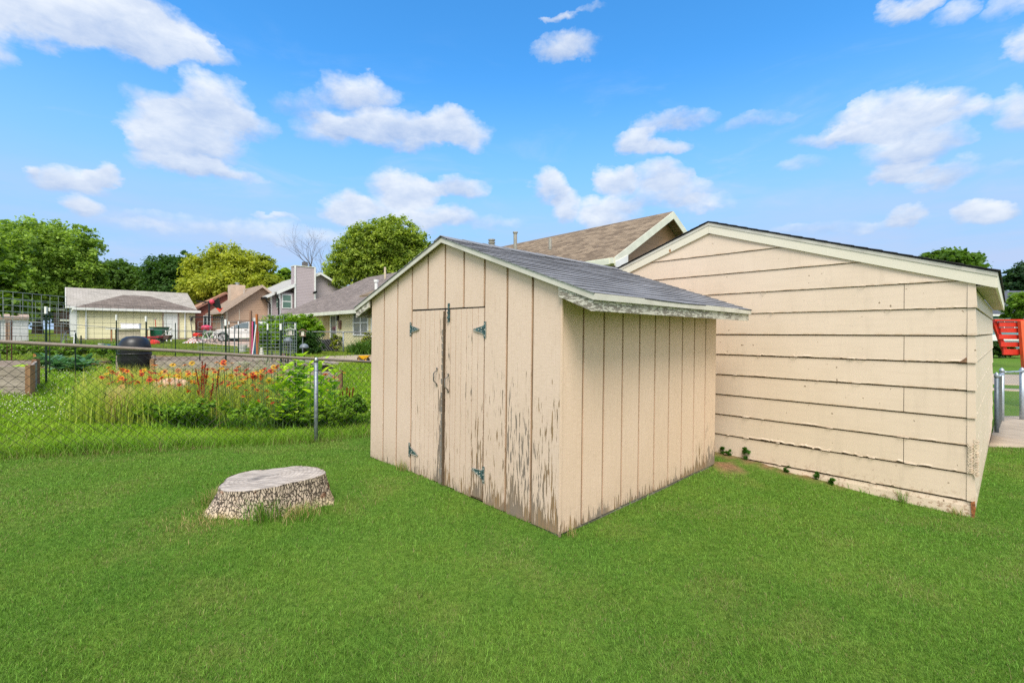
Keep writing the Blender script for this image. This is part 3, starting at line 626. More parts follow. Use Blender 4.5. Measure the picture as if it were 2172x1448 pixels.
# rusty open corner low down and a run of lifted paint on the corner
gs = mb.build('side_siding', [GP_, RAW], garage)
mb = MB(); mb.box((.02, .004, -.1), (GD, .03, 2.34)); mb.build('sheathing', SEAM_SHADE, gs)
mb = MB()
for k, zl in enumerate(seams[3:11]):
    mb.prism([(-.020, -.020, zl-.002), (-.020, .045, zl), (-.0075, .045, zl+.268), (-.0075, -.008, zl+.268)], (.0, .0, 0)) if 0 else None
    mb.add([(-.0235, -.022, zl-.001), (-.0235, .046, zl-.001), (-.008, .046, zl+.262), (-.008, -.009, zl+.262), (.05, -.022, zl-.001), (.05, -.009, zl+.262)], [(0, 1, 2, 3), (4, 0, 3, 5)])
co = mb.build('corner_caps', GP_, garage)
mb = MB(); random.seed(9)
for (z0, z1, yc) in [(.53, .80, .03), (.50, .86, -.01)]:
    z = z0
    while z < z1:
        h = random.uniform(.02, .05); d = random.uniform(.008, .03); mb.add([(-.026, yc, z), (-.026-d, yc-.02, z+h*.2), (-.024, yc-.035, z+h), (-.026, yc+.012, z+h*.9)], [(0, 1, 2, 3)]); z += h*.8
mb.build('lifted_paint', CURL, co)
mb = MB(); mb.prism([(-.026, -.004, .07), (-.026, -.018, .20), (-.026, -.010, .268), (-.026, .018, .25), (-.026, .012, .12), (-.026, .02, .07)], (.004, 0, 0)); mb.build('rusty_corner', plain((.30, .11, .04), .9, .5, 30), co)
for (ln, yy) in [(1.609, .06)]: mb = MB(); mb.prism([(-.0235, .05, 1.612), (-.0235, .05, 1.665), (-.0235, .085, 1.63), (-.0235, .11, 1.612)], (.002, 0, 0)); mb.build('paint_chip', RAW, gfront)
# roof, rake boards, soffit, eave fascia
mb = MB(); ye0, ye1 = -.16, GW+.16; xf, xb = -.035, GD+.3
for (ye, sg) in ((ye0, 1), (ye1, -1)):
    mb.prism([(xf, ye, gro(ye)-.012), (xf, GYR, gro(GYR)-.012), (xf, GYR, gro(GYR)+.006), (xf, ye, gro(ye)+.006)], (xb-xf, 0, 0))
groof = mb.build('roof_deck', BLACKM, garage)
mb = MB(); random.seed(2); ncg = 22
for (ye, sg) in ((ye0-.02, 1), (ye1+.02, -1)):
    for i in range(ncg):
        f0, f1 = i/ncg, min(1, (i+1.2)/ncg); y0, y1 = ye+(GYR-ye)*f0, ye+(GYR-ye)*f1; dx = random.uniform(0, .008)
        z0, z1 = gro(y0)+.006, gro(y1)+.007; mb.prism([(xf-.012-dx, y0, z0), (xf-.012-dx, y0, z0+.008+random.random()*.003), (xf-.012-dx, y1, z1+.001), (xf-.012-dx, y1, z1)], (xb-xf+.02, 0, 0))
mb.build('shingles', plain((.045, .043, .045), .95, .3, 60), garage)
mb = MB()
for (ye, sg) in ((ye0, 1), (ye1, -1)):
    mb.prism([(-.036, ye, gro(ye)-.050), (-.036, GYR, gro(GYR)-.050), (-.036, GYR, gro(GYR)-.0125), (-.036, ye, gro(ye)-.0125)], (.034, 0, 0))
mb.build('drip_edge', TRIMC, garage)
mb = MB()
for (ye, sg) in ((ye0+.0, 1), (ye1, -1)):
    yb = ye+.012*sg; mb.prism([(-.030, yb, gro(yb)-.16), (-.030, GYR-.001*sg, gro(GYR)-.155), (-.030, GYR-.001*sg, gro(GYR)-.0505), (-.030, yb, gro(yb)-.0505)], (.026, 0, 0))
mb.box((-.028, ye0+.0, gro(ye0)-.155), (xb-.02, ye0+.018, gro(ye0)-.013)); mb.box((-.004, ye1-.018, gro(ye1)-.155), (xb-.02, ye1, gro(ye1)-.013))
mb.build('rake_board', GTRIM, garage)
mb = MB(); zs = gro(ye0)-.14
mb.box((-.003, ye0+.019, zs), (xb-.03, -.009, zs+.012)); mb.box((.0, GW+.002, zs), (xb-.03, ye1-.019, zs+.012))
mb.build('soffit', plain((.50, .43, .30), .75, .1, 4), garage)
mb = MB(); mb.box((GD-.02, .02, -.1), (GD, GW-.02, 2.3)); mb.box((.03, GW-.02, -.1), (GD-.03, GW-.001, 2.3)); mb.build('rear_siding', GP_, garage)

# ------------------------------------------------------------------ tree stump
def build_stump():
    c = Vector((-2.06, 4.0, 0)); zg = g1(c.x, c.y)
    root = empty('tree_stump', (c.x, c.y, zg), 0, 'grey weathered tree stump with rough bark on the mown lawn', 'tree stump')
    m_, g = newmat('bark'); vr = g.n('TexVoronoi', {'Vector': g.n('VectorMath', {0: g.scale(g.ob, (50, 50, 20)), 1: g.n('VectorMath', {0: g.n('TexNoise', {'Vector': g.ob, 'Scale': 14., 'Detail': 4.}).outputs[1], 1: (2.6, 2.6, 2.6)}, operation='MULTIPLY').outputs[0]}, operation='ADD').outputs[0], 'Scale': 1.}, feature='DISTANCE_TO_EDGE'); n_ = g.noise(g.ob, 30, 5); sp = g.n('SeparateXYZ', {0: g.ob})
    cr = g.ss(vr.outputs[0], .0, .13); cc = g.mix(cr, (.10, .07, .05), g.mix(n_, (.66, .55, .44), (.42, .31, .22)))
    cc = g.mix(g.m('MULTIPLY', g.ss(sp.outputs[2], .10, .0), .7), cc, (.66, .54, .32)); cc = g.mix(g.m('MULTIPLY', g.ss(g.noise(g.ob, 7, 3), .66, .70), .6), cc, (.30, .10, .04))
    setb(g, Base_Color=cc, Roughness=.95); bump(g, cr, 1., .03)
    t_, g = newmat('cut_wood'); v = g.scale(g.ob, (6, 60, 6)); a = g.noise(v, 1., 6, .7); b = g.noise(g.ob, 3.4, 4, .6)
    rr = g.n('VectorMath', {0: g.ob, 1: (-.10, .0, 0)}, operation='SUBTRACT'); sp = g.n('SeparateXYZ', {0: rr.outputs[0]})
    rad = g.m('SQRT', g.m('ADD', g.m('MULTIPLY', sp.outputs[0], sp.outputs[0]), g.m('MULTIPLY', sp.outputs[1], sp.outputs[1])))
    ring = g.m('SINE', g.m('MULTIPLY', g.m('ADD', rad, g.m('MULTIPLY', b, .05)), 190.))
    cc = g.mix(g.ss(a, .38, .66), (.54, .48, .425), (.21, .18, .155)); cc = g.mix(g.m('MULTIPLY', g.ss(ring, -.2, 1), .38), cc, (.20, .17, .15)); cc = g.mix(g.m('MULTIPLY', g.ss(rad, .16, .0), g.ss(b, .4, .6)), cc, (.12, .11, .105))
    cc = g.mix(g.ss(b, .62, .72, 0, .5), cc, (.46, .30, .20))
    setb(g, Base_Color=cc, Roughness=.95); bump(g, a, .7, .006)
    # outline radii (angle: 0 = +x right, 90 = away)
    def rtop(a): return (.515*abs(math.cos(a))**1.0*0+1/math.sqrt((math.cos(a)/.41)**2+(math.sin(a)/.33)**2))*(1+.06*math.sin(3*a+.5)+.04*math.sin(5*a+1)+.015*math.sin(11*a))
    def rbot(a):
        fl = .19*math.exp(-((a-3.85+PI) % (2*PI)-PI)**2/.30)+.06*math.exp(-((a-5.0+PI) % (2*PI)-PI)**2/.12)+.05*math.exp(-((a-.1+PI) % (2*PI)-PI)**2/.3)
        return rtop(a)*1.06+fl+.018*math.sin(7*a)+.012*math.sin(13*a)
    n = 110; lv = 15; V = []; H = .222
    def ztop(x, y): return H+.055*x+.02*math.sin(x*9)*.3
    for i in range(lv+1):
        f = i/lv
        for k in range(n):
            a = 2*PI*k/n; fl = (1-f)**1.9; r_ = rtop(a)*(1-fl)+rbot(a)*fl+(.012*math.sin(23*a+f*5)+.008*math.sin(41*a-f*9))*(1-.6*f**3)
            x, y = r_*math.cos(a), r_*math.sin(a); V.append((x, y, -.06+(ztop(x, y)+.06)*f))
    fs = [(i*n+k, i*n+(k+1) % n, (i+1)*n+(k+1) % n, (i+1)*n+k) for i in range(lv) for k in range(n)]
    mb = MB(); mb.add(V, fs); o = mb.build('bark', m_, root, smooth=True)
    mb = MB(); V = []
    for j, q in enumerate((0.001, .25, .5, .75, .93, 1.0)):
        for k in range(n):
            a = 2*PI*k/n; r_ = rtop(a)*q*.995; x, y = r_*math.cos(a), r_*math.sin(a); V.append((x, y, ztop(x, y)+(.004 if q < 1 else -.004)+.004*math.sin(x*40)*math.sin(y*31)*(q < .95)))
    mb.add(V, [(j*n+k, j*n+(k+1) % n, (j+1)*n+(k+1) % n, (j+1)*n+k) for j in range(5) for k in range(n)]); mb.build('cut_face', t_, root)
    return c, root
STC, stump = build_stump()
# ------------------------------------------------------------------ houses and buildings behind
YAW = .765
def hmat(x, y, z, yaw=YAW): return rotm(yaw, 0, 0, (x, y, z))
def house(name, label, cat, x, y, z, Lx, Ly, H, rise, ridge, wall, roof, trim, ov=.35, yaw=YAW, parent=None, mat=None, hip=0.):
    """local axes: x to the back-right, y to the back-left; face x=0 looks front-left, y=0 looks front-right"""
    root = empty(name, None, 0, label, cat, mat=mat if mat is not None else hmat(x, y, z, yaw)) if parent is None else parent
    mb = MB(); mb.box((0, 0, -.8), (Lx, Ly, H))
    if ridge == 'y':
        for yy in (0, Ly): mb.prism([(0.001, yy, H-.01), (Lx/2, yy, H+rise-.02), (Lx-.001, yy, H-.01)], (0, .02 if yy == 0 else -.02, 0)) if not hip else None
    elif ridge == 'x' and not hip:
        for xx in (0, Lx): mb.prism([(xx, 0.001, H-.01), (xx, Ly/2, H+rise-.02), (xx, Ly-.001, H-.01)], (.02 if xx == 0 else -.02, 0, 0))
    mb.build('wall', wall, root)
    mb = MB(); fa = MB(); th = .09
    if ridge == 'y':
        sl_ = rise/(Lx/2); e = H-sl_*ov
        if hip:
            A = [(-ov, -ov, e), (Lx+ov, -ov, e), (Lx+ov, Ly+ov, e), (-ov, Ly+ov, e)]; r0, r1 = (Lx/2, hip, H+rise), (Lx/2, Ly-hip, H+rise)
            mb.add(A+[r0, r1], [(0, 4, 5, 3), (1, 2, 5, 4), (0, 1, 4), (2, 3, 5), (3, 2, 1, 0)])
            fa.box((-ov-.02, -ov-.02, e-.20), (Lx+ov+.02, -ov, e-.002)); fa.box((-ov-.02, -ov, e-.20), (-ov, Ly+ov, e-.002))
        else:
            for s_ in (0, 1):
                xe, xr = (-ov, Lx/2) if s_ == 0 else (Lx+ov, Lx/2)
                mb.prism([(xe, -ov, e), (xr, -ov, H+rise), (xr, -ov, H+rise+th), (xe, -ov, e+th)], (0, Ly+2*ov, 0))
                fa.prism([(xe, -ov-.03, e-.16), (xr, -ov-.03, H+rise-.16), (xr, -ov-.03, H+rise+th-.01), (xe, -ov-.03, e+th-.01)], (0, .028, 0))
                fa.box((min(xe, xe+(-.09 if s_ == 0 else .09)), -ov, e-.10), (max(xe, xe+(-.09 if s_ == 0 else .09)), Ly+ov, e+.06))
                fa.box((min(xe, 0 if s_ == 0 else Lx)+.002, -ov+.01, e-.09), (max(xe, 0 if s_ == 0 else Lx)-.002, Ly+ov, e-.07))
    else:
        sl_ = rise/(Ly/2); e = H-sl_*ov
        if hip:
            A = [(-ov, -ov, e), (Lx+ov, -ov, e), (Lx+ov, Ly+ov, e), (-ov, Ly+ov, e)]; r0, r1 = (hip, Ly/2, H+rise), (Lx-hip, Ly/2, H+rise)
            mb.add(A+[r0, r1], [(0, 1, 5, 4), (1, 2, 5), (2, 3, 4, 5), (3, 0, 4), (3, 2, 1, 0)])
            fa.box((-ov-.02, -ov-.05, e-.17), (Lx+ov+.02, -ov, e-.002)); fa.box((-ov-.05, -ov, e-.17), (-ov, Ly+ov, e-.002)); fa.box((Lx+ov, -ov, e-.17), (Lx+ov+.05, Ly+ov, e-.002))
        else:
            for s_ in (0, 1):
                ye, yr = (-ov, Ly/2) if s_ == 0 else (Ly+ov, Ly/2)
                mb.prism([(-ov, ye, e), (-ov, yr, H+rise), (-ov, yr, H+rise+th), (-ov, ye, e+th)], (Lx+2*ov, 0, 0))
                fa.prism([(-ov-.03, ye, e-.14), (-ov-.03, yr, H+rise-.14), (-ov-.03, yr, H+rise+th-.01), (-ov-.03, ye, e+th-.01)], (.028, 0, 0))
                fa.box((-ov, min(ye, ye+(-.08 if s_ == 0 else .08)), e-.10), (Lx+ov, max(ye, ye+(-.08 if s_ == 0 else .08)), e+.06))
    mb.build('roof', roof, root); fa.build('fascia', trim, root)
    return root
def window(root, face, p, z, wd, h, trim=WHITE, glass=GLASS, mid='h', name='window', d=.05):
    """window on the x=0 ('x') or y=0 ('y') face; p is the near edge along the wall"""
    def bx(mb, p0, p1, z0, z1, d0, d1):
        if face == 'x': mb.box((-d1, p0, z0), (-d0, p1, z1))
        else: mb.box((p0, -d1, z0), (p1, -d0, z1))
    t = .07; mb = MB()
    bx(mb, p, p+wd, z, z+t, .002, d); bx(mb, p, p+wd, z+h-t, z+h, .002, d); bx(mb, p, p+t, z+t, z+h-t, .002, d-.002); bx(mb, p+wd-t, p+wd, z+t, z+h-t, .002, d-.002)
    if mid in ('h', 'b'): bx(mb, p+t, p+wd-t, z+h/2-.03, z+h/2+.03, .012, d-.01)
    if mid in ('v', 'b'): bx(mb, p+wd/2-.04, p+wd/2+.04, z+t, z+h-t, .012, d-.006)
    f = mb.build(name, trim, root); mb = MB(); bx(mb, p+t*.6, p+wd-t*.6, z+t*.6, z+h-t*.6, .003, .012); mb.build('pane', glass, f)
    return f
def boxpart(name, root, lo, hi, mat_, bevel=0.):
    mb = MB(); mb.box(lo, hi); return mb.build(name, mat_, root, bevel=bevel)
def local(M, p): return M.inverted()@Vector(p)

# yellow hip-roofed garage beyond the garden
SHD = shingmat((.15, .12, .10), (.25, .205, .175), 'x', .35, .16, .45, .7); SHB = shingmat((.27, .25, .26), (.36, .335, .345), 'y', .35, .16, .45, .7)
GLt = shingmat((.36, .33, .285), (.46, .42, .37), 'x', .4, .17, .6, .5); TAN = shingmat((.21, .16, .12), (.33, .255, .195), 'y', .32, .145, .5, .7)
YL = lapmat((.74, .68, .43), .13); 
p = at(168, 706, 33.2); zg = CZ-.55
yg = house('yellow_garage', 'small pale yellow garage with dark hipped roof beyond the vegetable garden', 'garage', p.x, p.y, zg, 6.9, 6.0, 2.45, 1.1, 'x', YL, SHD, WHITE, .30, hip=2.6)
boxpart('door', yg, (4.85, -.06, .08), (5.72, -.002, 2.12), WHITE); boxpart('door_frame', yg, (4.74, -.045, .0), (5.83, -.001, 2.22), plain((.36, .27, .22), .8, .2, 5))
for x in (.35, 6.2): mb = MB(); mb.tube([(x, -.30, 2.3), (x, -.07, 2.1), (x, -.07, .1)], .055, 6); mb.build('downspout', WHITE, yg)
mb = MB(); mb.lathe([(.03, 0), (.09, .05), (.11, .2), (.07, .28), (.02, .33)], 8, (6.62, -.12, 1.5)); mb.box((6.58, -.10, 1.6), (6.66, -.01, 1.66)); mb.build('wall_lamp', BLACKM, yg)
boxpart('foundation', yg, (-.02, -.02, -.6), (6.92, .0, .16), plain((.33, .24, .19), .9, .2, 3))
# blue house behind with light grey roof
p = at(150, 706, 39.5); bh = house('blue_house', 'blue house under a pale grey shingle roof behind the yellow garage', 'house', p.x, p.y, CZ-.45, 8.6, 9, 2.75, 1.75, 'x', plain((.10, .17, .27), .7, .1, 3), GLt, WHITE, .3)
window(bh, 'x', 3.6, .9, 1.2, 1.2); boxpart('corner_board', bh, (-.03, -.03, -.1), (.55, .0, 2.7), WHITE)
# brown house with white porch posts, far left
p = at(114, 706, 52); fb = house('porch_house', 'dark brown house with white porch post seen between tree and blue house', 'house', p.x, p.y, CZ-.2, 5, 7, 2.9, 1.2, 'x', plain((.14, .09, .07), .8, .2, 2), plain((.30, .22, .18), .9, .2, 3), WHITE, .3)
mb = MB(); mb.box((2.2, -1.6, -.2), (2.4, -1.4, 1.5)); mb.build('porch_post', WHITE, fb); mb = MB(); mb.box((.5, -1.7, 1.5), (4.8, -.01, 1.68)); mb.build('porch_roof', CREAM, fb)
# roof glimpsed behind yellow garage
p = at(352, 706, 62); sr = house('low_brown_house', 'low house with brown roof just showing above the yellow garage roof', 'house', p.x, p.y, CZ+.1, 6, 8, 2.1, 1.9, 'y', plain((.2, .13, .1), .8), plain((.22, .13, .11), .9, .2, 3), CREAM, .3)
# orange-red house
p = at(410, 706, 50); oh = house('orange_house', 'brick-red house with faded orange roof behind the yellow garage corner', 'house', p.x, p.y, CZ-.9, 6., 8, 3.4, 1.95, 'y', lapmat((.27, .085, .055), .2), plain((.42, .23, .15), .85, .15, 3), plain((.34, .16, .11), .7), .3)
window(oh, 'y', .9, .9, .7, 1.9, WHITE, GLASS, 'v', 'window'); window(oh, 'x', 1.5, 1.0, 1.6, 1.2)
# tan house with deck and chimney
TW = lapmat((.48, .32, .225), .16)
p = at(479, 706, 43); M_ = hmat(p.x, p.y, CZ-1.0); th_ = house('tan_house', 'tan lap-sided house with broad brown roof and boxy chimney', 'house', 0, 0, 0, 5.9, 5.2, 3.2, 2.3, 'y', TW, plain((.30, .225, .165), .9, .16, 5), plain((.50, .38, .30), .7), .45, mat=M_)
window(th_, 'x', .6, 1.0, 1.1, 1.6, WHITE, GLASS, 'v'); boxpart('corner_board', th_, (-.02, -.03, -.5), (.16, -.001, 3.2), plain((.58, .47, .37), .7)); boxpart('trim_board', th_, (1.05, -.03, -.5), (1.15, -.001, 3.2), plain((.58, .47, .37), .7))
ch = boxpart('chimney', th_, (1.1, 3.0, 3.2), (2.36, 4.2, 5.75), plain((.60, .46, .35), .8, .1, 2)); mb = MB(); mb.lathe([(.15, 5.75), (.15, 5.95), (.22, 5.95), (.22, 6.02)], 8, (1.8, 3.6, 0)); mb.build('flue', METAL, ch)
for (yy, xx, r_) in ((1.6, 1.9, .05), (4.7, .4, .10)): mb = MB(); mb.tube([(xx, yy, 3.2), (xx, yy, 3.4+.78*xx+.35)], r_, 6); mb.build('vent_pipe', plain((.5, .45, .4), .6), th_)
DECKW = plain((.30, .20, .14), .85, .25, 6)
dk = empty('wooden_deck', None, 0, 'raised brown deck with white corner post and picket rail beside the tan house', 'deck', mat=hmat(*at(498, 706, 37.5).xy, CZ-1.1))
boxpart('floor', dk, (-.2, -1.5, 1.95), (4.6, 3.2, 2.1), DECKW)
for (x, y) in ((-.1, -1.4), (2.1, -1.4), (4.4, -1.4), (-.1, 2.9)): boxpart('post', dk, (x, y, -.3), (x+.12, y+.12, 1.95), DECKW)
mb = MB(); mb.box((-.2, -1.5, 1.55), (4.6, -1.42, 1.63))
for k in range(17): mb.box((.1+k*.27, -1.49, .1), (.14+k*.27, -1.45, 1.9))
mb.box((-.2, -1.5, .35), (4.6, -1.44, .43)); mb.build('picket_screen', plain((.24, .17, .13), .9, .2, 5), dk)
# mauve-grey two-storey house with the tall chimney chase
MV = lapmat((.42, .355, .365), .15); p = at(574, 706, 45); M_ = hmat(p.x, p.y, CZ-.9); RFG = plain((.40, .39, .365), .9, .12, 6)
mh = house('mauve_house', 'mauve-grey house with tall sided chimney and dark green windows', 'house', 0, 0, 0, 9.24, 10.5, 4.6, 2.4, 'y', MV, RFG, WHITE, .45, mat=M_)
MVL = lapmat((.58, .56, .57), .15); DG = plain((.07, .16, .12), .15, .1, 2, 0, 0, .8)
ch = boxpart('chimney', mh, (1.88, -1.1, -.8), (3.77, -.02, 7.4), MV); boxpart('chimney_cap', ch, (1.83, -1.15, 7.402), (3.82, .05, 7.47), CREAM)
for x in (1.80, 3.70): boxpart('corner_board', ch, (x, -1.16, -.5), (x+.14, -1.105, 7.4), WHITE)
boxpart('flue', ch, (2.8, -.8, 7.475), (3.2, -.3, 7.95), plain((.12, .11, .11), .7)); mb = MB(); mb.beam((3.9, -1.2, 5.0), (3.5, -1.45, 4.85), .12, .2); mb.build('floodlight', BLACKM, ch)
boxpart('bay', mh, (.5, -.9, -.8), (1.79, -.002, 4.75), MV)
def bay_win(x0, x1, z0, z1):
    mb = MB(); mb.box((x0, -.95, z0), (x1, -.902, z1)); f = mb.build('window', WHITE, mh); mb = MB(); m_ = (z0+z1)/2
    mb.box((x0+.09, -.962, z0+.09), (x1-.09, -.952, m_-.05)); mb.box((x0+.09, -.962, m_+.05), (x1-.09, -.952, z1-.09)); mb.build('pane', DG, f)
bay_win(.72, 1.62, 3.25, 4.62)
mb = MB(); mb.box((.45, -.72, 3.25), (.498, -.2, 4.55)); f = mb.build('window', WHITE, mh); mb = MB(); mb.box((.438, -.66, 3.33), (.449, -.26, 3.86)); mb.box((.438, -.66, 3.94), (.449, -.26, 4.47)); mb.build('pane', DG, f)
boxpart('corner_board', mh, (-.03, -.05, -.8), (.12, -.002, 4.5), WHITE); boxpart('corner_board', mh, (.46, -.95, -.8), (.60, -.901, 4.75), WHITE)
sl_ = 2.4/4.62; mb = MB(); mb.prism([(.2, -1.2, 4.6+.2*sl_), (1.86, -1.2, 4.6+1.86*sl_), (1.86, -1.2, 4.72+1.86*sl_), (.2, -1.2, 4.72+.2*sl_)], (0, .76, 0)); mb.build('bay_roof', RFG, mh)
mb = MB(); mb.prism([(.2, -1.25, 4.42+.2*sl_), (1.80, -1.25, 4.42+1.80*sl_), (1.80, -1.25, 4.71+1.80*sl_), (.2, -1.25, 4.71+.2*sl_)], (0, .045, 0)); mb.build('rake_board', WHITE, mh)
boxpart('side_wing_wall', mh, (-.06, .15, -.7), (-.001, 3.4, 4.3), MVL); window(mh, 'x', 2.3, 2.7, .5, 1.25, WHITE, GLASS, 'h', d=.11)
mb = MB(); mb.tube([(-.5, -.4, 4.15), (-.45, -.35, 3.9), (-.1, -.12, 3.7), (-.1, -.12, -.2)], .075, 6); mb.build('downspout', BLACKM, mh)
mb = MB(); mb.tube([(.2, -1.25, 4.5), (.25, -1.15, 4.25), (.42, -.97, 4.1), (.42, -.97, -.2)], .075, 6); mb.build('downspout', BLACKM, mh)
boxpart('gutter', mh, (-.68, -.5, 4.12), (-.48, 10, 4.30), BLACKM)
boxpart('garage_wing', mh, (-1.5, 3.6, -.8), (-.07, 8, 3.2), lapmat((.44, .36, .35), .15))
mb = MB(); mb.prism([(-2.0, 3.1, 3.1), (-.1, 3.1, 4.2), (-.1, 3.1, 4.3), (-2.0, 3.1, 3.2)], (0, 5.4, 0)); mb.build('wing_roof', RFG, mh)
boxpart('gutter', mh, (-2.15, 3.1, 3.03), (-1.98, 8.5, 3.2), BLACKM); boxpart('white_door', mh, (-1.0, 3.54, .0), (-.3, 3.599, 2.6), WHITE)
# yellow bungalow at the right of the neighbour's garden
YH = lapmat((.74, .65, .38), .14); p = at(790, 706, 25.5); M_ = hmat(p.x, p.y, CZ-1.15)
yh = house('yellow_bungalow', 'yellow bungalow with grey hipped roof and double white window', 'house', 0, 0, 0, 9.0, 13.5, 2.75, 2.6, 'y', YH, shingmat((.18, .15, .135), (.27, .225, .20), 'y', .35, .15, .58, .6), CREAM, .55, mat=M_, hip=4.)
window(yh, 'x', .42, 1.0, 1.85, 1.45, WHITE, plain((.16, .18, .18), .12, .1, 3, 0, 0, .8), 'b', d=.06)
boxpart('corner_board', yh, (-.03, -.02, -.3), (-.001, .12, 2.5), WHITE); boxpart('foundation', yh, (-.03, .0, -.6), (-.001, 13.5, .12), plain((.5, .38, .3), .9))
f = window(yh, 'x', 4.55, .15, .92, 2.12, WHITE, GLASS, 'h', 'screen_door')
mb = MB(); mb.box((-.12, 4.25, 1.9), (-.01, 4.4, 2.2)); mb.build('wall_lamp', BLACKM, yh); mb = MB(); mb.box((-.08, 3.9, 1.4), (-.01, 4.2, 1.9)); mb.build('mailbox', plain((.2, .1, .07), .6), yh)
boxpart('recessed_wall', yh, (-.04, 5.7, .12), (-.001, 6.6, 2.45), plain((.42, .31, .16), .8, .1, 3))
window(yh, 'x', 8.3, 1.3, 1.7, .8, WHITE, GLASS, 'v')
mb = MB(); mb.tube([(1.9, 3.2, 3.0), (1.9, 3.2, 4.35)], .10, 8); mb.tube([(1.9, 3.2, 4.3), (1.9, 3.2, 4.45)], .15, 8); mb.build('vent_pipe', WHITE, yh)
mb = MB(); mb.tube([(3.6, 5.2, 4.6), (3.6, 5.2, 5.6)], .07, 6); mb.build('vent_pipe', plain((.6, .5, .35), .6), yh); boxpart('roof_vent', yh, (3.6, 2.8, 4.9), (4.0, 3.5, 5.12), BLACKM)
# the main house behind the shed: tan shingles, brown lap siding
M_ = hmat(2.906, 13.765, CZ-1.75, .74); BR = lapmat((.42, .25, .145), .29)
bm = house('brown_house', 'brown-sided house with tan shingled gable roof behind the two sheds', 'house', 0, 0, 0, 5.7, 7.6, 4.03, 1.62, 'y', BR, shingmat((.17, .125, .085), (.33, .25, .17), 'y', .28, .125, .6, .8), CREAM, .40, mat=M_)
mb = MB(); mb.box((-.51, -.30, 3.68), (-.41, 8.3, 3.84)); mb.build('gutter', CREAM, bm)
mb = MB(); mb.prism([(-.40, -.455, 3.60), (.20, -.455, 3.60), (.20, -.455, 4.0), (-.40, -.455, 3.75)], (0, .02, 0)); mb.build('eave_return', WHITE, bm)
mb = MB(); mb.tube([(-.45, .2, 3.70), (-.44, .22, 3.52), (-.12, .16, 3.34), (-.06, .12, 3.2), (-.06, .12, .2)], .05, 8); mb.build('downspout', CREAM, bm)
mb = MB(); mb.box((-.1, 7.62, -.2), (5.6, 15, 3.7)); mb.build('wing_wall', BR, bm)
mb = MB()
for s_ in (0, 1):
    xe, xr = (-.45, 2.85) if s_ == 0 else (6.15, 2.85); mb.prism([(xe, 8.0, 3.66), (xr, 8.0, 5.05), (xr, 8.0, 5.15), (xe, 8.0, 3.76)], (0, 8, 0))
mb.build('wing_roof', shingmat((.17, .125, .085), (.33, .25, .17), 'y', .28, .125, .46, .8), bm)
boxpart('recess_shade', bm, (-.03, .7, 2.5), (-.002, 3.4, 3.5), plain((.06, .045, .035), .9))  # flat dark sheet on the wall: a recess's shade given as colour
VM = plain((.36, .34, .30), .55, .15, 8, .3)
for (px, pyt, pyb, Y_, r_, capr) in ((1043, 508, 560, 15.5, .085, .12), (1093, 492, 540, 15.3, .06, .085), (1167, 505, 530, 15.6, .05, .05)):
    a, b_ = at(px, pyt, Y_), at(px, pyb, Y_); q, r2 = M_.inverted()@a, M_.inverted()@b_; mb = MB(); mb.tube([r2, q], r_, 10)
    if capr > r_: [mb.tube([q+Vector((0, 0, -.04-.09*k)), q+Vector((0, 0, .0-.09*k))], capr, 10) for k in range(3 if px < 1060 else 1)]
    mb.build('vent_pipe', VM, bm)
# right edge: dark-roofed house across the street
p = at(2098, 706, 42); rh_ = house('grey_roof_house', 'teal house with dark slate-grey roof and gridded white window across the street', 'house', p.x, p.y, CZ-1.75, 16, 9, 3.6, 2.3, 'x', plain((.12, .28, .32), .7, .1, 2), plain((.085, .095, .115), .9, .15, 3), WHITE, .5, yaw=.08)
for k in range(4): window(rh_, 'y', .4+k*2.4, 1.9, 2.1, 1.15, WHITE, GLASS, 'b')
boxpart('white_band', rh_, (.0, -.05, 1.05), (16, -.002, 1.6), WHITE)
# white metal storage shed, far left
p = at(-42, 706, 30); ws = house('white_storage_shed', 'white metal storage shed with tan centre frame at the left edge of the gardens', 'shed', p.x, p.y, CZ-.95, 2.15, 1.6, 1.95, .18, 'x', plain((.66, .65, .66), .5, .05, 2), plain((.42, .31, .24), .8), plain((.42, .31, .24), .8), .03, yaw=.82)
TANP = plain((.42, .28, .20), .8)
for x in (1.1,): boxpart('door_post', ws, (x, -.05, .0), (x+.2, -.003, 1.9), TANP)
boxpart('base_rail', ws, (-.02, -.05, .0), (2.17, -.003, .10), TANP)
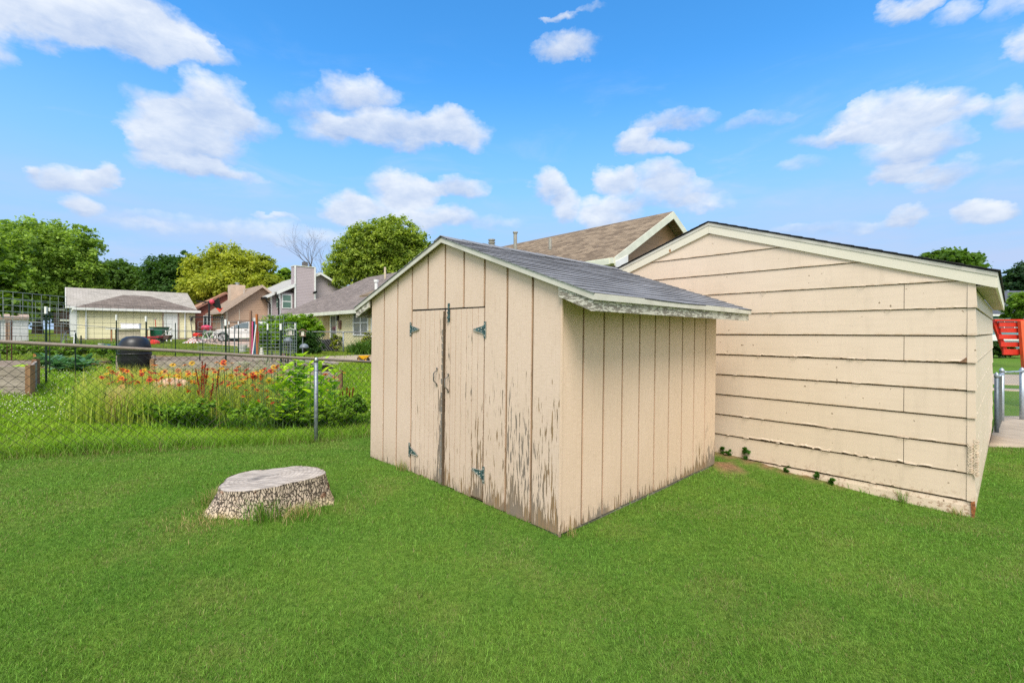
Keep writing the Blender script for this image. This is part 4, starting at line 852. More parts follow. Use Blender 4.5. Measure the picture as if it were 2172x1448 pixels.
# ------------------------------------------------------------------ trees
LEAF = attrmat('leaves', .55, .45)
BARK = woodmat((.10, .075, .055), (.20, .155, .12), (.04, .03, .025), 'z', 'tree_bark', .4)
def foliage(name, parent, centers, radii, n, size, c1, c2, up=.4, seed=1, mat_=None, squash=1., clump=.22, inner=.35):
    """leaf-sized faces in clumps through a set of lobes (centres relative to the parent)"""
    rg = np.random.default_rng(seed); C = np.array([tuple(c) for c in centers]); Rr = np.array([tuple(r) if hasattr(r, '__len__') else (r, r, r) for r in radii])
    vol = (Rr.prod(1))**(2/3); pr = vol/vol.sum(); per = 34; nc = max(6, n//per)
    li = rg.choice(len(C), nc, p=pr); d = rg.normal(size=(nc, 3)); d /= np.linalg.norm(d, axis=1)[:, None]
    rad = np.where(rg.random(nc) < inner, rg.random(nc)**.5, .64+.48*rg.random(nc)); cc = C[li]+d*Rr[li]*rad[:, None]
    cr = (Rr[li].mean(1)*clump*(.5+rg.random(nc)))
    N = nc*per; ci = np.repeat(np.arange(nc), per); P = cc[ci]+rg.normal(size=(N, 3))*cr[ci][:, None]*np.array([.62, .62, .42])
    nm = rg.normal(size=(N, 3)); nm[:, 2] = np.abs(nm[:, 2])+up; nm += d[ci]*.55; nm /= np.linalg.norm(nm, axis=1)[:, None]
    t = np.cross(nm, rg.normal(size=(N, 3))); t /= np.linalg.norm(t, axis=1)[:, None]; b = np.cross(nm, t)
    s_ = size*(.55+.8*rg.random(N))[:, None]; V = np.stack([P-t*s_*.62, P+b*s_*.36+nm*s_*.08, P+t*s_*.62-nm*s_*.12, P-b*s_*.36+nm*s_*.08], 1).reshape(-1, 3)
    hue = np.clip(rg.random(nc)[ci]*.65+rg.random(N)*.35+rg.normal(size=N)*.08, 0, 1)[:, None]; col = np.array(c1)*(1-hue)+np.array(c2)*hue; col = np.clip(np.repeat(col, 4, 0), 0, 1)
    return np_mesh(name, V, np.arange(N*4), np.full(N, 4), mat_ or LEAF, parent, col)
def limb(mb, p, d, L, r, lev, rg, spread=.6, seg=3):
    pts = [p]; q = Vector(p); dd = Vector(d).normalized(); rs = [r]
    for k in range(seg):
        dd = (dd+Vector(rg.normal(size=3))*.16+Vector((0, 0, .05))).normalized(); q = q+dd*L/seg; pts.append(q); rs.append(r*(1-.45*(k+1)/seg))
    mb.tube(pts, rs, 6 if lev > 1 else 4, cap=False)
    if lev > 0:
        for k in range(3 if lev > 1 else 4):
            a = rg.random()*2*PI; sd_ = dd.orthogonal().normalized(); sd_.rotate(Matrix.Rotation(a, 3, dd)); nd = (dd+sd_*spread*(.6+.7*rg.random())).normalized()
            i = seg if k < 2 else rg.integers(1, seg+1); limb(mb, pts[i], nd, L*(.55+.25*rg.random()), rs[i]*.62, lev-1, rg, spread, seg)
def tree(name, label, Y, lobes, n, size, c1, c2, tx=None, tr=.22, seed=1, depth=1., group=None, up=.4, clump=.22, inner=.35):
    """lobes: (px, py, rx, ry) as seen, standing at distance Y"""
    C = []; Rr = []; rg = np.random.default_rng(seed)
    for (px, py, rx, ry) in lobes:
        yy = Y+rg.uniform(-.5, .5)*depth*rx*Y/F; C.append(at(px, py, yy)); Rr.append((rx*Y/F, rx*Y/F*depth*.85, ry*Y/F))
    bx = at(tx if tx is not None else sum(l[0] for l in lobes)/len(lobes), 706, Y); z0 = g1(bx.x, bx.y); O = Vector((bx.x, bx.y, z0))
    root = empty(name, O, 0, label, 'tree', group)
    mb = MB(); top = max(c.z for c in C)-z0; H = top*.45; mb.tube([(0, 0, -.3), (0, 0, H*.3), (.1, 0, H*.7), (0, .1, H)], [tr*1.35, tr, tr*.85, tr*.7], 8)
    for c in C: 
        e = (c-O); mb.tube([(0, .05, H*.75), (e.x*.4, e.y*.4, H*.75+(e.z-H*.75)*.5), (e.x*.9, e.y*.9, e.z*.98)], [tr*.5, tr*.32, tr*.1], 5)
    mb.build('trunk', BARK, root)
    foliage('crown', root, [c-O for c in C], Rr, n, size, c1, c2, up, seed, clump=clump, inner=inner); return root
DK1, DK2 = (.055, .135, .025), (.21, .38, .07)
MD1, MD2 = (.10, .20, .03), (.42, .60, .10)
YG1, YG2 = (.20, .27, .025), (.58, .62, .08)
tree('maple_tree', 'huge dark green spreading tree at the left edge behind the gardens', 53, [(90,545,80,72),(20,560,70,75),(150,520,50,48),(60,510,60,42),(165,575,45,50),(-60,560,70,80),(110,600,80,40),(195,590,30,42),(40,610,70,40),(188,530,26,26),(60,648,80,34),(125,655,24,26),(0,650,50,40)], 70000, .30, DK1, MD2, 80, .4, 3, clump=.17)
tree('bright_tree', 'bright light green tree leaning in at the far left edge', 26, [(-20,560,45,50),(5,600,38,40),(-40,610,60,50),(20,640,26,24)], 9000, .26, (.06,.13,.015), (.20,.33,.035), -20, .18, 4)
tree('hedgerow_tree', 'mid green tree behind the pale grey roof', 66, [(245,585,40,32),(285,596,34,26),(225,600,30,34),(310,604,22,22)], 15000, .33, MD1, (.11,.20,.04), 262, .3, 5)
tree('dark_tree', 'dark green tree between grey roof and yellow-leaved tree', 60, [(350,578,38,38),(375,600,44,50),(330,600,25,30),(400,570,25,35),(360,630,35,30),(415,625,30,30)], 26000, .30, DK1, (.075,.16,.035), 368, .3, 6)
tree('golden_tree', 'large yellow-green leaved tree above the tan house', 56, [(440,580,46,40),(480,555,46,34),(520,580,50,40),(420,610,34,36),(470,605,60,34),(555,570,28,26),(560,610,34,28),(400,630,20,26),(440,640,30,20),(575,600,14,20)], 52000, .27, YG1, YG2, 485, .35, 7, clump=.18)
tree('background_tree', 'small mid green tree beyond the mauve house roof', 70, [(604,588,18,16),(585,605,20,14),(618,600,14,20)], 4000, .42, MD1, MD2, 605, .2, 8)
tree('oak_tree', 'tall rounded green tree between mauve house and shed roof', 50, [(800,520,58,48),(840,500,44,40),(760,540,50,46),(870,530,46,40),(730,570,40,34),(790,570,60,36),(850,570,60,30),(900,530,20,20),(715,590,26,22),(770,500,30,26)], 70000, .23, (.09,.18,.025), (.55,.66,.11), 805, .4, 9, clump=.17)
tree('street_tree', 'rounded green treetop showing over the garage roof', 42, [(1990,555,40,22),(2030,552,38,20),(2060,562,26,20),(1960,562,26,14),(2010,580,60,20)], 12000, .30, MD1, (.13,.24,.03), 2010, .3, 10)
tree('spruce_tree', 'blue-green conifer-like tree at the right edge above the dark roof', 60, [(2160,590,26,24),(2140,615,26,22),(2185,600,40,40),(2125,630,16,18),(2200,570,20,24)], 9000, .34, (.012,.045,.016), (.07,.14,.05), 2165, .3, 11)
tree('young_tree', 'small fresh green sapling in front of the slate-roofed house', 30, [(2160,650,22,18),(2150,668,16,12),(2180,640,30,20),(2145,640,8,8)], 2600, .24, (.09,.17,.02), (.22,.36,.05), 2185, .07, 12)
rg = np.random.default_rng(22)
def bare(label, px, Y, L, r, seed, lean=0.):
    b_ = at(px, 706, Y); z0 = g1(b_.x, b_.y); root = empty('bare_tree', (b_.x, b_.y, z0), 0, label, 'tree'); rg = np.random.default_rng(seed)
    mb = MB(); h = L*.42; mb.tube([(0, 0, -.2), (0, 0, h)], [r*1.3, r], 7, cap=False)
    mb.build('trunk', BARK, root)
    for k in range(5):
        mb = MB(); a = k*1.3+.4; limb(mb, Vector((0, 0, h*(.8+.05*k))), Vector((math.cos(a)*.55, math.sin(a)*.55, 1)), L*.30, r*.6, 3, rg, .55); mb.build('branch', BARK, root)
bare('leafless grey tree with forked branches behind the mauve chimney', 672, 60, 13.0, .16, 31); bare('faint leafless tree top left of the rounded oak', 706, 72, 13.5, .09, 12)
# ------------------------------------------------------------------ shrubs and hedge
def shrub(name, label, px, pyb, lobes, n, size, c1, c2, seed=1, Y=None, cat='shrub', inner=.25):
    b_ = gp(px, pyb) if Y is None else Vector((*at(px, pyb, Y).xy, 0)); O = Vector((b_.x, b_.y, g1(b_.x, b_.y))); Y = b_.y
    root = empty(name, O, 0, label, cat); C = [at(l[0], l[1], Y)-O for l in lobes]; Rr = [(l[2]*Y/F, l[2]*Y/F*.8, l[3]*Y/F) for l in lobes]
    mb = MB()
    for k in range(6): c = C[k % len(C)]; mb.tube([(c.x*.3, c.y*.3, -.05), (c.x*.8, c.y*.8, max(.1, c.z*.9))], [.03, .012] if cat != 'weeds' else [.005, .003], 5)
    mb.build('stem', BARK, root); foliage('foliage', root, C, Rr, n, size, c1, c2, .5, seed, inner=inner, clump=.2); return root
shrub('hedge', 'big rounded bright green hedge beside the yellow bungalow', 620, 733, [(577,696,24,26),(605,692,32,24),(640,695,30,26),(662,696,22,26),(562,706,16,20),(610,712,46,20),(655,712,28,18),(575,722,28,12),(650,724,32,12),(676,704,10,22)], 34000, .095, (.05,.15,.010), (.34,.55,.03), 41, 25.0, 'hedge')
shrub('round_bush', 'small dark bush behind the grey feeder domes', 660, 748, [(650,722,22,18),(665,735,20,14),(640,730,16,18),(625,735,12,14)], 5000, .09, (.015,.05,.012), (.07,.16,.03), 42, 22, 'bush')
shrub('bush', 'dark leafy bush on the lawn across the street beyond the red play set', 2112, 745, [(2100,738,22,14),(2128,742,18,12),(2150,746,20,8)], 4000, .2, (.02,.06,.015), (.10,.18,.03), 45, 38, 'bush')
shrub('clipped_bush', 'small clipped bush with yellow leaf tips by the far fence post', 714, 740, [(714,722,12,14),(714,733,12,8),(708,716,7,7),(720,716,7,7)], 2600, .07, (.10,.17,.012), (.50,.52,.02), 43, 23.5, 'bush')
shrub('clipped_bush', 'yellow-tipped clipped bush half hidden by the shed corner', 780, 738, [(780,716,12,12),(778,728,12,10)], 2400, .07, (.10,.17,.012), (.50,.52,.02), 44, 23, 'bush')
# strap-leaved plants
def blades_mesh(name, P, H, W, lean, C, mat_, parent=None, seg=2, seed=0, face=None):
    """grass-like blades: P (n,3), heights, widths, horizontal lean vectors (n,2), colours"""
    rg = np.random.default_rng(seed); n = len(P); a = rg.random(n)*2*PI if face is None else face
    wx = np.stack([np.cos(a), np.sin(a), np.zeros(n)], 1)*(W/2)[:, None]; ln = np.concatenate([lean, np.zeros((n, 1))], 1)
    up = np.zeros((n, 3)); up[:, 2] = H
    mid = P+up*.62+ln*.30; tip = P+up+ln
    V = np.stack([P-wx, P+wx, mid-wx*.85, mid+wx*.85, tip], 1).reshape(-1, 3)
    b = np.arange(n)[:, None]*5; q = b+np.array([[0, 1, 3, 2]]); t = b+np.array([[2, 3, 4]])
    fl = np.concatenate([q, t], 1).ravel(); sz = np.tile([4, 3], n)
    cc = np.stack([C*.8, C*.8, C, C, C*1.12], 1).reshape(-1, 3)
    return np_mesh(name, V, fl, sz, mat_, parent, np.clip(cc, 0, 1))
GRASSM = attrmat('grass_blades', .6, .3)
def clumpplant(name, label, px, pyb, n, h, w_, spread, c1, c2, seed, Y=None, cat='plant'):
    spread *= .6
    b_ = gp(px, pyb) if Y is None else Vector((*at(px, pyb, Y).xy, 0)); O = Vector((b_.x, b_.y, g1(b_.x, b_.y))); rg = np.random.default_rng(seed)
    P = np.zeros((n, 3)); P[:, :2] = rg.normal(size=(n, 2))*spread*.35; P[:, 2] = -.02; a = rg.random(n)*2*PI; L = h*(.3+.8*rg.random(n)); k = rg.random(n)[:, None]
    o = blades_mesh(name, P, h*(.5+.6*rg.random(n)), np.full(n, w_), np.stack([np.cos(a)*L, np.sin(a)*L], 1)*.8, np.array(c1)*(1-k)+np.array(c2)*k, GRASSM, seed=seed); o.location = O; return tag(o, label, cat)
clumpplant('daylily_clump', 'arching daylily leaves at the bungalow corner beside the shed', 770, 742, 260, .75, .035, .9, (.03,.09,.01), (.13,.26,.03), 51, 21.5)
clumpplant('daylily_clump', 'smaller daylily clump left of the half-hidden bush', 752, 737, 150, .55, .03, .7, (.03,.09,.012), (.10,.20,.03), 52, 23)
# ------------------------------------------------------------------ lawns
def excl(X, Y):
    m_ = inrect(X, Y, SHI, -.004, SD+.0, -.004, SW) | inrect(X, Y, GAI, -.02, GD, -.02, GW)
    d = np.hypot((X-STC.x)/.44, (Y-STC.y)/.36) < 1.0; return m_ | d
def lawn(name, n, y0, y1, hmin, hmax, wk, seed, side, lay=.55):
    rg = np.random.default_rng(seed); Y = y0*np.exp(rg.random(n)*math.log(y1/y0)); X = (rg.random(n)*2-1)*(1.32*Y+(1.6 if side == 0 else 0))
    bd = beyond(X, Y); k = ~excl(X, Y)
    if side == 0: k &= (bd < .04*rg.normal(size=n)) | (X > 1.)
    else: k &= (bd > .03*rg.normal(size=n)) & (X < 1.)
    sm = soil_mask(X, Y); k &= rg.random(n) > sm*1.2
    k &= ~((X > 4.9) & (Y > 8.0)) 
    X, Y, bd = X[k], Y[k], bd[k]; n = len(X); Z = gz(X, Y)+(vnoise(X, Y, 1.1, 5)-.5)*.03*np.clip(1-Y/40, 0, 1)-.004
    c = zone_cols(X, Y); v = rg.random((n, 1)); c = c*(.48+.95*v)
    dry = rg.random(n) < (.035+.09*(vnoise(X, Y, 2.3, 8) > .60)); c[dry] = np.array([.33, .30, .13])*(.7+.5*rg.random((dry.sum(), 1)))
    if side == 0: hf = .8+.4*vnoise(X, Y, 3, 12)
    else: hf = .45+1.1*vnoise(X, Y, 1.6, 13)*vnoise(X, Y, 6, 14)*2
    # taller unmown fringe along walls, posts and stump
    lx = SHI[0][0]*X+SHI[0][1]*Y+SHI[0][3]; ly = SHI[1][0]*X+SHI[1][1]*Y+SHI[1][3]
    H = (hmin+(hmax-hmin)*rg.random(n)**1.5)*hf
    if side == 0:
        ed = np.clip(1-np.abs(bd)/.10, 0, 1)*(X < -1.5); H *= 1+1.6*ed*rg.random(n)
        dw = np.minimum(np.where((ly > 0) & (ly < SW), np.abs(lx), 9), np.where((lx > 0) & (lx < SD), np.abs(ly), 9)); H *= 1+1.3*np.clip(1-dw/.06, 0, 1)*rg.random(n)*vnoise(X, Y, 4, 15)*1.6
        gy = GAI[1][0]*X+GAI[1][1]*Y+GAI[1][3]; gx = GAI[0][0]*X+GAI[0][1]*Y+GAI[0][3]; H *= 1+1.2*np.clip(1-np.abs(gx+.02)/.08, 0, 1)*(gy > -.1)*(gy < 1.6)*rg.random(n)
    flow = vnoise(X, Y, .9, 16)*2*PI*1.3; a = flow+rg.normal(size=n)*2.0; L = H*lay*(.3+1.2*rg.random(n))
    W = np.maximum(.0024, wk*Y)*(.7+.6*rg.random(n))
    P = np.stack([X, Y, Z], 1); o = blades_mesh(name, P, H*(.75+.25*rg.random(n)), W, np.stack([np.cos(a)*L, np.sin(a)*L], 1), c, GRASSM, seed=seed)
    return tag(o, kind='stuff')
FASTG = 1.0
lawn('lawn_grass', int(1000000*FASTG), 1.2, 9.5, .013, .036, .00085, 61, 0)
lawn('neighbour_grass', int(190000*FASTG), 5.0, 16, .035, .115, .0010, 62, 1, .7)
lawn('far_grass', int(110000*FASTG), 12, 34, .03, .07, .0011, 63, 1, .6)
# ragged uncut fringe under the fence
def fringe(name, n, seed, t0, t1, off, sp, hmin, hmax, dryf, w_=.004, base=None):
    rg = np.random.default_rng(seed); t = t0+(t1-t0)*rg.random(n); d = off+sp*rg.normal(size=n); X = FA.x+FD.x*t-FD.y*d; Y = FA.y+FD.y*t+FD.x*d
    k = ~excl(X, Y) & (rg.random(n) < .25+.9*vnoise(X, Y, 3.3, seed)); X, Y = X[k], Y[k]; n = len(X); Z = gz(X, Y)-.01
    c = zone_cols(X, Y)*(.75+.8*rg.random((n, 1))); dr_ = rg.random(n) < dryf; c[dr_] = np.array([.42, .34, .17])*(.6+.6*rg.random((dr_.sum(), 1)))
    H = hmin+(hmax-hmin)*rg.random(n)**1.4; a = rg.random(n)*2*PI; L = H*(.2+1.1*rg.random(n))
    o = blades_mesh(name, np.stack([X, Y, Z], 1), H, np.full(n, w_), np.stack([np.cos(a)*L, np.sin(a)*L], 1), c, GRASSM, seed=seed); return tag(o, kind='stuff')
fringe('fence_line_grass', 26000, 71, -1.5, 4.6, .14, .12, .05, .22, .10)
fringe('dry_thatch', 5000, 72, -1.5, 4.4, -.03, .07, .02, .07, .75, .003)
# grass around the stump and tufts by the shed
def tuft(name, label, x, y, n, h, sp, dryf, seed, w_=.004, lean=.9, cat='grass tuft'):
    rg = np.random.default_rng(seed); P = np.zeros((n, 3)); P[:, :2] = rg.normal(size=(n, 2))*sp; P[:, 2] = gz(P[:, 0]+x, P[:, 1]+y)-g1(x, y)-.005; c = np.array([.12, .27, .025])*(.6+.8*rg.random((n, 1)))
    d_ = rg.random(n) < dryf; c[d_] = np.array([.60, .48, .22])*(.6+.5*rg.random((d_.sum(), 1))); a = rg.random(n)*2*PI; H = h*(.35+.75*rg.random(n)); L = H*lean*rg.random(n)
    o = blades_mesh(name, P, H, np.full(n, w_), np.stack([np.cos(a)*L, np.sin(a)*L], 1), c, GRASSM, seed=seed); o.location = (x, y, g1(x, y)); return tag(o, label, cat, None, 'stuff')
tuft('grass_tuft', 'tall green grass growing against the right front of the stump', STC.x+.14, STC.y-.36, 340, .19, .06, .15, 81)
tuft('grass_tuft', 'dark tuft of grass behind the stump, towards its right', STC.x+.15, STC.y+.38, 160, .10, .09, .1, 82)
tuft('grass_tuft', 'straw-coloured tuft along the right foot of the stump', STC.x+.36, STC.y-.26, 520, .12, .08, .5, 83)
tuft('grass_tuft', 'green tuft at the left end of the stump', STC.x-.46, STC.y-.02, 320, .12, .07, .35, 84)
tuft('grass_tuft', 'dry yellow tuft at the front foot of the stump', STC.x-.25, STC.y-.42, 700, .055, .14, .75, 85)
p = SHM@Vector((-.04, 2.22, 0)); tuft('grass_tuft', 'dry wispy tuft at the foot of the left door hinge', p.x, p.y, 90, .16, .03, .5, 86, .003)
p = SHM@Vector((.10, -.05, 0)); tuft('grass_tuft', 'sparse orange-brown tuft at the near corner of the shed', p.x, p.y, 30, .12, .02, .9, 87, .003)
p = GAM@Vector((-.05, .53, 0)); tuft('grass_tuft', 'thin green tuft under the garage board joint', p.x, p.y, 40, .16, .02, .1, 88, .003)
p = GAM@Vector((-.05, .12, 0)); tuft('grass_tuft', 'thin dry tuft at the near corner of the garage', p.x, p.y, 40, .13, .03, .5, 89, .003)
# weeds at the foot of the garage
def weed(label, x, y, h, n, seed, c1=(.03,.10,.012), c2=(.10,.26,.02), cat='weed', size=.035):
    root = empty('weed', (x, y, g1(x, y)), 0, label, cat); mb = MB(); rg = np.random.default_rng(seed)
    for k in range(4): mb.tube([(0, 0, -.01), (rg.normal()*.02, rg.normal()*.02, h*.8)], .002, 4)
    mb.build('stem', plain((.08, .14, .03), .8), root)
    C = [(rg.normal()*h*.13, rg.normal()*h*.13, h*(.25+.7*k/4)) for k in range(5)]
    foliage('foliage', root, C, [(h*.2, h*.2, h*.16)]*5, n, size, c1, c2, .8, seed, clump=.35, inner=.6)
for k, (u, h, n, lb) in enumerate([(2.12, .21, 260, 'upright leafy weed against the raw foot of the garage wall'), (2.40, .09, 160, 'low dark weed beside the shed at the garage foot'), (1.62, .08, 170, 'small leafy weed below the torn siding edge'), (1.30, .10, 220, 'spreading weed near the middle of the garage foot'), (1.15, .09, 200, 'rightmost low weed at the garage foot'), (2.30, .10, 160, 'low weed left of the upright leafy weed')]):
    p = GAM@Vector((-.06, u, 0)); weed(lb, p.x, p.y, h, n, 90+k)
# ------------------------------------------------------------------ chain-link fence along the boundary
RAIL, g = newmat('fence_rail'); sp = g.n('SeparateXYZ', {0: g.ob}); n_ = g.noise(g.ob, 25, 5)
tt = g.ss(g.m('ADD', sp.outputs[0], g.m('MULTIPLY', g.m('SUBTRACT', n_, .5), .1)), 1.42, 1.46)
setb(g, Base_Color=g.mix(tt, g.mix(n_, (.36, .37, .39), (.50, .51, .53)), g.mix(n_, (.17, .13, .10), (.34, .28, .23))), Roughness=.6, Metallic=g.m('SUBTRACT', .55, g.m('MULTIPLY', tt, .35))); bump(g, n_, .2, .002)
WIRE = plain((.028, .032, .024), .7, .3, 30, 0.)
GALV = plain((.26, .29, .32), .5, .25, 20, .6)
def chain_fence(name, label, A, B, zA, zB, gA, gB, per, rw, rr, posts, wire, raildark, tone):
    """A,B plan points of the ends; z rail heights; g ground heights; local x runs along the fence"""
    A = Vector(A); B = Vector(B); L = (B-A).length; ang = math.atan2(B.y-A.y, B.x-A.x)
    root = empty(name, (A.x, A.y, 0), ang, label, 'fence')
    zt = lambda x: zA+(zB-zA)*x/L; zb = lambda x: gA+(gB-gA)*x/L+.03
    V = []; Fs = []; H = max(zA-gA, zB-gB)+.4; k0 = int(-H/per)-2; k1 = int((L+H)/per)+2
    rg = np.random.default_rng(5)
    for fam in (1, -1):
        for k in range(k0, k1):
            # strand: x = k*per + fam*(z - zt(0))*slope, clipped to the panel
            pts = []
            m_ = 36
            for i in range(m_+1):
                z = (zb(L/2)-.3)+(zt(0)+.1-(zb(L/2)-.3))*i/m_; x = k*per+fam*(z-zt(L/2))*1.0+.006*math.sin(z*9+k)
                if 0 <= x <= L and zb(x) <= z <= zt(x)-.01: pts.append((x, .012*fam*.35, z))
            if len(pts) > 1:
                P = [pts[0], pts[-1]] if len(pts) < 5 else [pts[0], pts[len(pts)//3], pts[2*len(pts)//3], pts[-1]]
                b = len(V); n = 3
                for (x, y, z) in P:
                    for j in range(n): a = 2*PI*j/n; V.append((x+rw*math.cos(a)*.7, y+rw*math.sin(a), z+rw*math.cos(a)*.7*-fam))
                for i in range(len(P)-1):
                    for j in range(n): Fs.append((b+i*n+j, b+i*n+(j+1) % n, b+(i+1)*n+(j+1) % n, b+(i+1)*n+j))
    mb = MB(); mb.v = V; mb.f = Fs; mb.mi = [0]*len(Fs); mb.build('wire_mesh', wire, root)
    mb = MB(); nseg = 8; mb.tube([(L*i/nseg, -.03, zt(L*i/nseg)+.004*math.sin(i*2.1)) for i in range(nseg+1)], rr, 12); mb.build('top_rail', raildark, root, smooth=True)
    for x in posts:
        mb = MB(); mb.tube([(x, .02-.05, zb(x)-.4), (x, .02-.05, zt(x)-.02)], rr*1.35, 14); po = mb.build('post', GALV, root, smooth=True)
        mb = MB(); mb.lathe([(rr*1.55, 0), (rr*1.6, .03), (rr*1.2, .055), (rr*.6, .07)], 14, (x, -.03, zt(x)-.045)); mb.build('cap', tone, po, smooth=True)
        for z in (.25, .55, .85): mb = MB(); zz = zb(x)+(zt(x)-zb(x))*z; mb.lathe([(rr*1.5, 0), (rr*1.5, .006)], 14, (x, -.03, zz)); mb.build('tie', METAL, po)
    return root, L, ang
p0 = FA-FD*1.6; p1 = FA+FD*4.6
def railz(t): return CZ-.087-.0935*t
chain_fence('chain_link_fence', 'long low chain-link fence with rusty top rail between lawn and flower garden', p0, p1, railz(-1.6), railz(4.6), g1(*p0), g1(*p1)-.02, .098, .0024, .021, [1.6+3.2], WIRE, RAIL, METAL)
a, b = at(600, 706, 24.5), at(800, 706, 22.5)
chain_fence('chain_link_fence', 'far chain-link fence in front of the yellow bungalow', a.xy, b.xy, at(0,703,24.5).z, at(0,704.5,22.5).z, g1(*a.xy), g1(*b.xy), .16, .0045, .025, [(at(730,706,23.2).xy-a.xy).length], plain((.16, .17, .17), .6, .1, 9, .3), plain((.25, .25, .26), .5, .1, 9, .4), METAL)
# gate and fence posts beside the garage, on the right
GALL = plain((.40, .45, .50), .45, .15, 14, .6)
def gpost(label, px, pyt, pyb, Y, r_, m_):
    t = at(px, pyt, Y); zb_ = g1(t.x, t.y); O = Vector((t.x, t.y, zb_)); root = empty('fence_post', O, 0, label, 'fence post'); h = t.z-zb_
    mb = MB(); mb.tube([(0, 0, -.3), (0, 0, h-.05)], r_, 12); mb.build('post', m_, root, smooth=True); mb = MB(); mb.lathe([(r_*1.15, -.05), (r_*1.2, -.01), (r_*.8, .03), (.005, .06)], 12, (0, 0, h-.02)); mb.build('cap', GALL, root, smooth=True)
gpost('dark grey steel post closest to the garage wall', 2114, 793, 912, 9.6, .036, plain((.15, .18, .21), .5, .2, 14, .5))
gpost('shiny galvanised gate post with domed cap left of the gate', 2125, 783, 890, 11.6, .045, GALL)
gpost('galvanised post at the right side of the gate', 2168, 782, 880, 12.0, .05, GALL)
a, b = at(2127, 789, 11.6), at(2166, 787, 12.0)
chain_fence('chain_link_gate', 'small chain-link gate between two galvanised posts right of the garage', a.xy, b.xy, a.z, b.z, g1(*a.xy), g1(*b.xy), .085, .0014, .022, [], plain((.2,.22,.23),.5,.1,9,.5), GALL, GALL)
a, b = at(2116, 797, 9.6), at(2125, 792, 11.5)
chain_fence('chain_link_fence', 'short chain-link panel seen edge-on beside the garage wall', a.xy, b.xy, a.z, b.z, g1(*a.xy), g1(*b.xy), .07, .0035, .02, [], GALL, GALL, GALL)
# red slatted play structure on the right
REDP = plain((.62, .035, .018), .5, .12, 5)
O = at(2140, 706, 15); zr = g1(O.x, O.y); rt = empty('play_set', (O.x, O.y, 0), 0, 'red slatted wooden play set with a leaning orange-red leg', 'play set')
def rp(px, py, dy=0.): q = at(px, py, 15+dy); return Vector((q.x-O.x, q.y-O.y, q.z))
mb = MB(); mb.beam(rp(2106, 679), rp(2230, 679), .12, .06); mb.build('top_rail', REDP, rt)
for (xa, y_) in ((2118, 688), (2121, 700), (2117, 714), (2122, 730), (2127, 746)):
    mb = MB(); mb.beam(rp(xa, y_), rp(2210, y_+1), .05, .145 if y_ < 740 else .18); mb.build('slat', REDP, rt)
for (a, b) in (((2108, 682), (2131, 744)), ((2190, 682), (2186, 750))): mb = MB(); mb.beam(rp(*a, .08), rp(*b, .08), .08, .12); mb.build('side_rail', REDP, rt)
for (a, b) in (((2166, 680), (2182, 862)), ((2215, 680), (2222, 862))): mb = MB(); mb.beam(rp(*a, -.12), rp(*b, -.12)+Vector((0, 0, -.2)), .10, .14); mb.build('leg', plain((.80, .13, .05), .5, .1, 5), rt)
# ------------------------------------------------------------------ wire garden panels and T-posts
PW = plain((.30, .33, .33), .5, .15, 9, .5); PWD = plain((.045, .055, .05), .6, .2, 9)
def panel(label, pa, pb, Ya, Yb, yta, ytb, yba, ybb, nx, nz, r_=.006, m_=None, name='wire_panel'):
    A, B = at(pa, yta, Ya), at(pb, ytb, Yb); A0, B0 = at(pa, yba, Ya), at(pb, ybb, Yb); mb = MB(); O = A0.copy()
    for i in range(nx+1): f = i/nx; mb.tube([A.lerp(B, f)-O, A0.lerp(B0, f)-O], r_, 4, cap=False)
    for j in range(nz+1): f = (j/nz)**1.25; mb.tube([A0.lerp(A, f)-O, B0.lerp(B, f)-O], r_, 4, cap=False)
    o = mb.build(name, m_ or PW); o.location = O; tag(o, label, 'wire panel', 'welded wire panels round the vegetable beds')
panel('tall silvery wire panel on the far left in front of the dark tree', -40, 141, 13, 15.5, 613, 630, 690, 692, 9, 6, .0075)
panel('second wire panel just behind the tall left one, a little lower', -30, 148, 14.5, 17.5, 628, 648, 712, 716, 11, 7, .006)
panel('wire panel in front of the yellow garage wall', 162, 365, 13.5, 17, 645, 652, 742, 741, 13, 9, .0036, PWD)
panel('low wide wire panel in front of the green bin and white door', 330, 560, 16, 19, 704, 706, 745, 746, 16, 4, .0036, PWD)
panel('grey wire panel in front of the white car', 420, 540, 17, 16, 682, 682, 742, 745, 9, 6, .006)
panel('pale wire panel in front of the round hedge, between T-posts', 549, 602, 13, 12.5, 671, 668, 752, 754, 6, 11, .006)
panel('smaller denser wire panel right of the hedge panel', 597, 629, 12.5, 12.0, 684, 684, 748, 750, 7, 10, .0055)
panel('low rusty wire border around the left vegetable bed', -20, 150, 12.5, 14, 712, 712, 742, 742, 14, 3, .005, plain((.10, .06, .045), .8))
TGR = plain((.012, .035, .022), .6, .2, 12); TRB = plain((.10, .035, .025), .8, .2, 12)
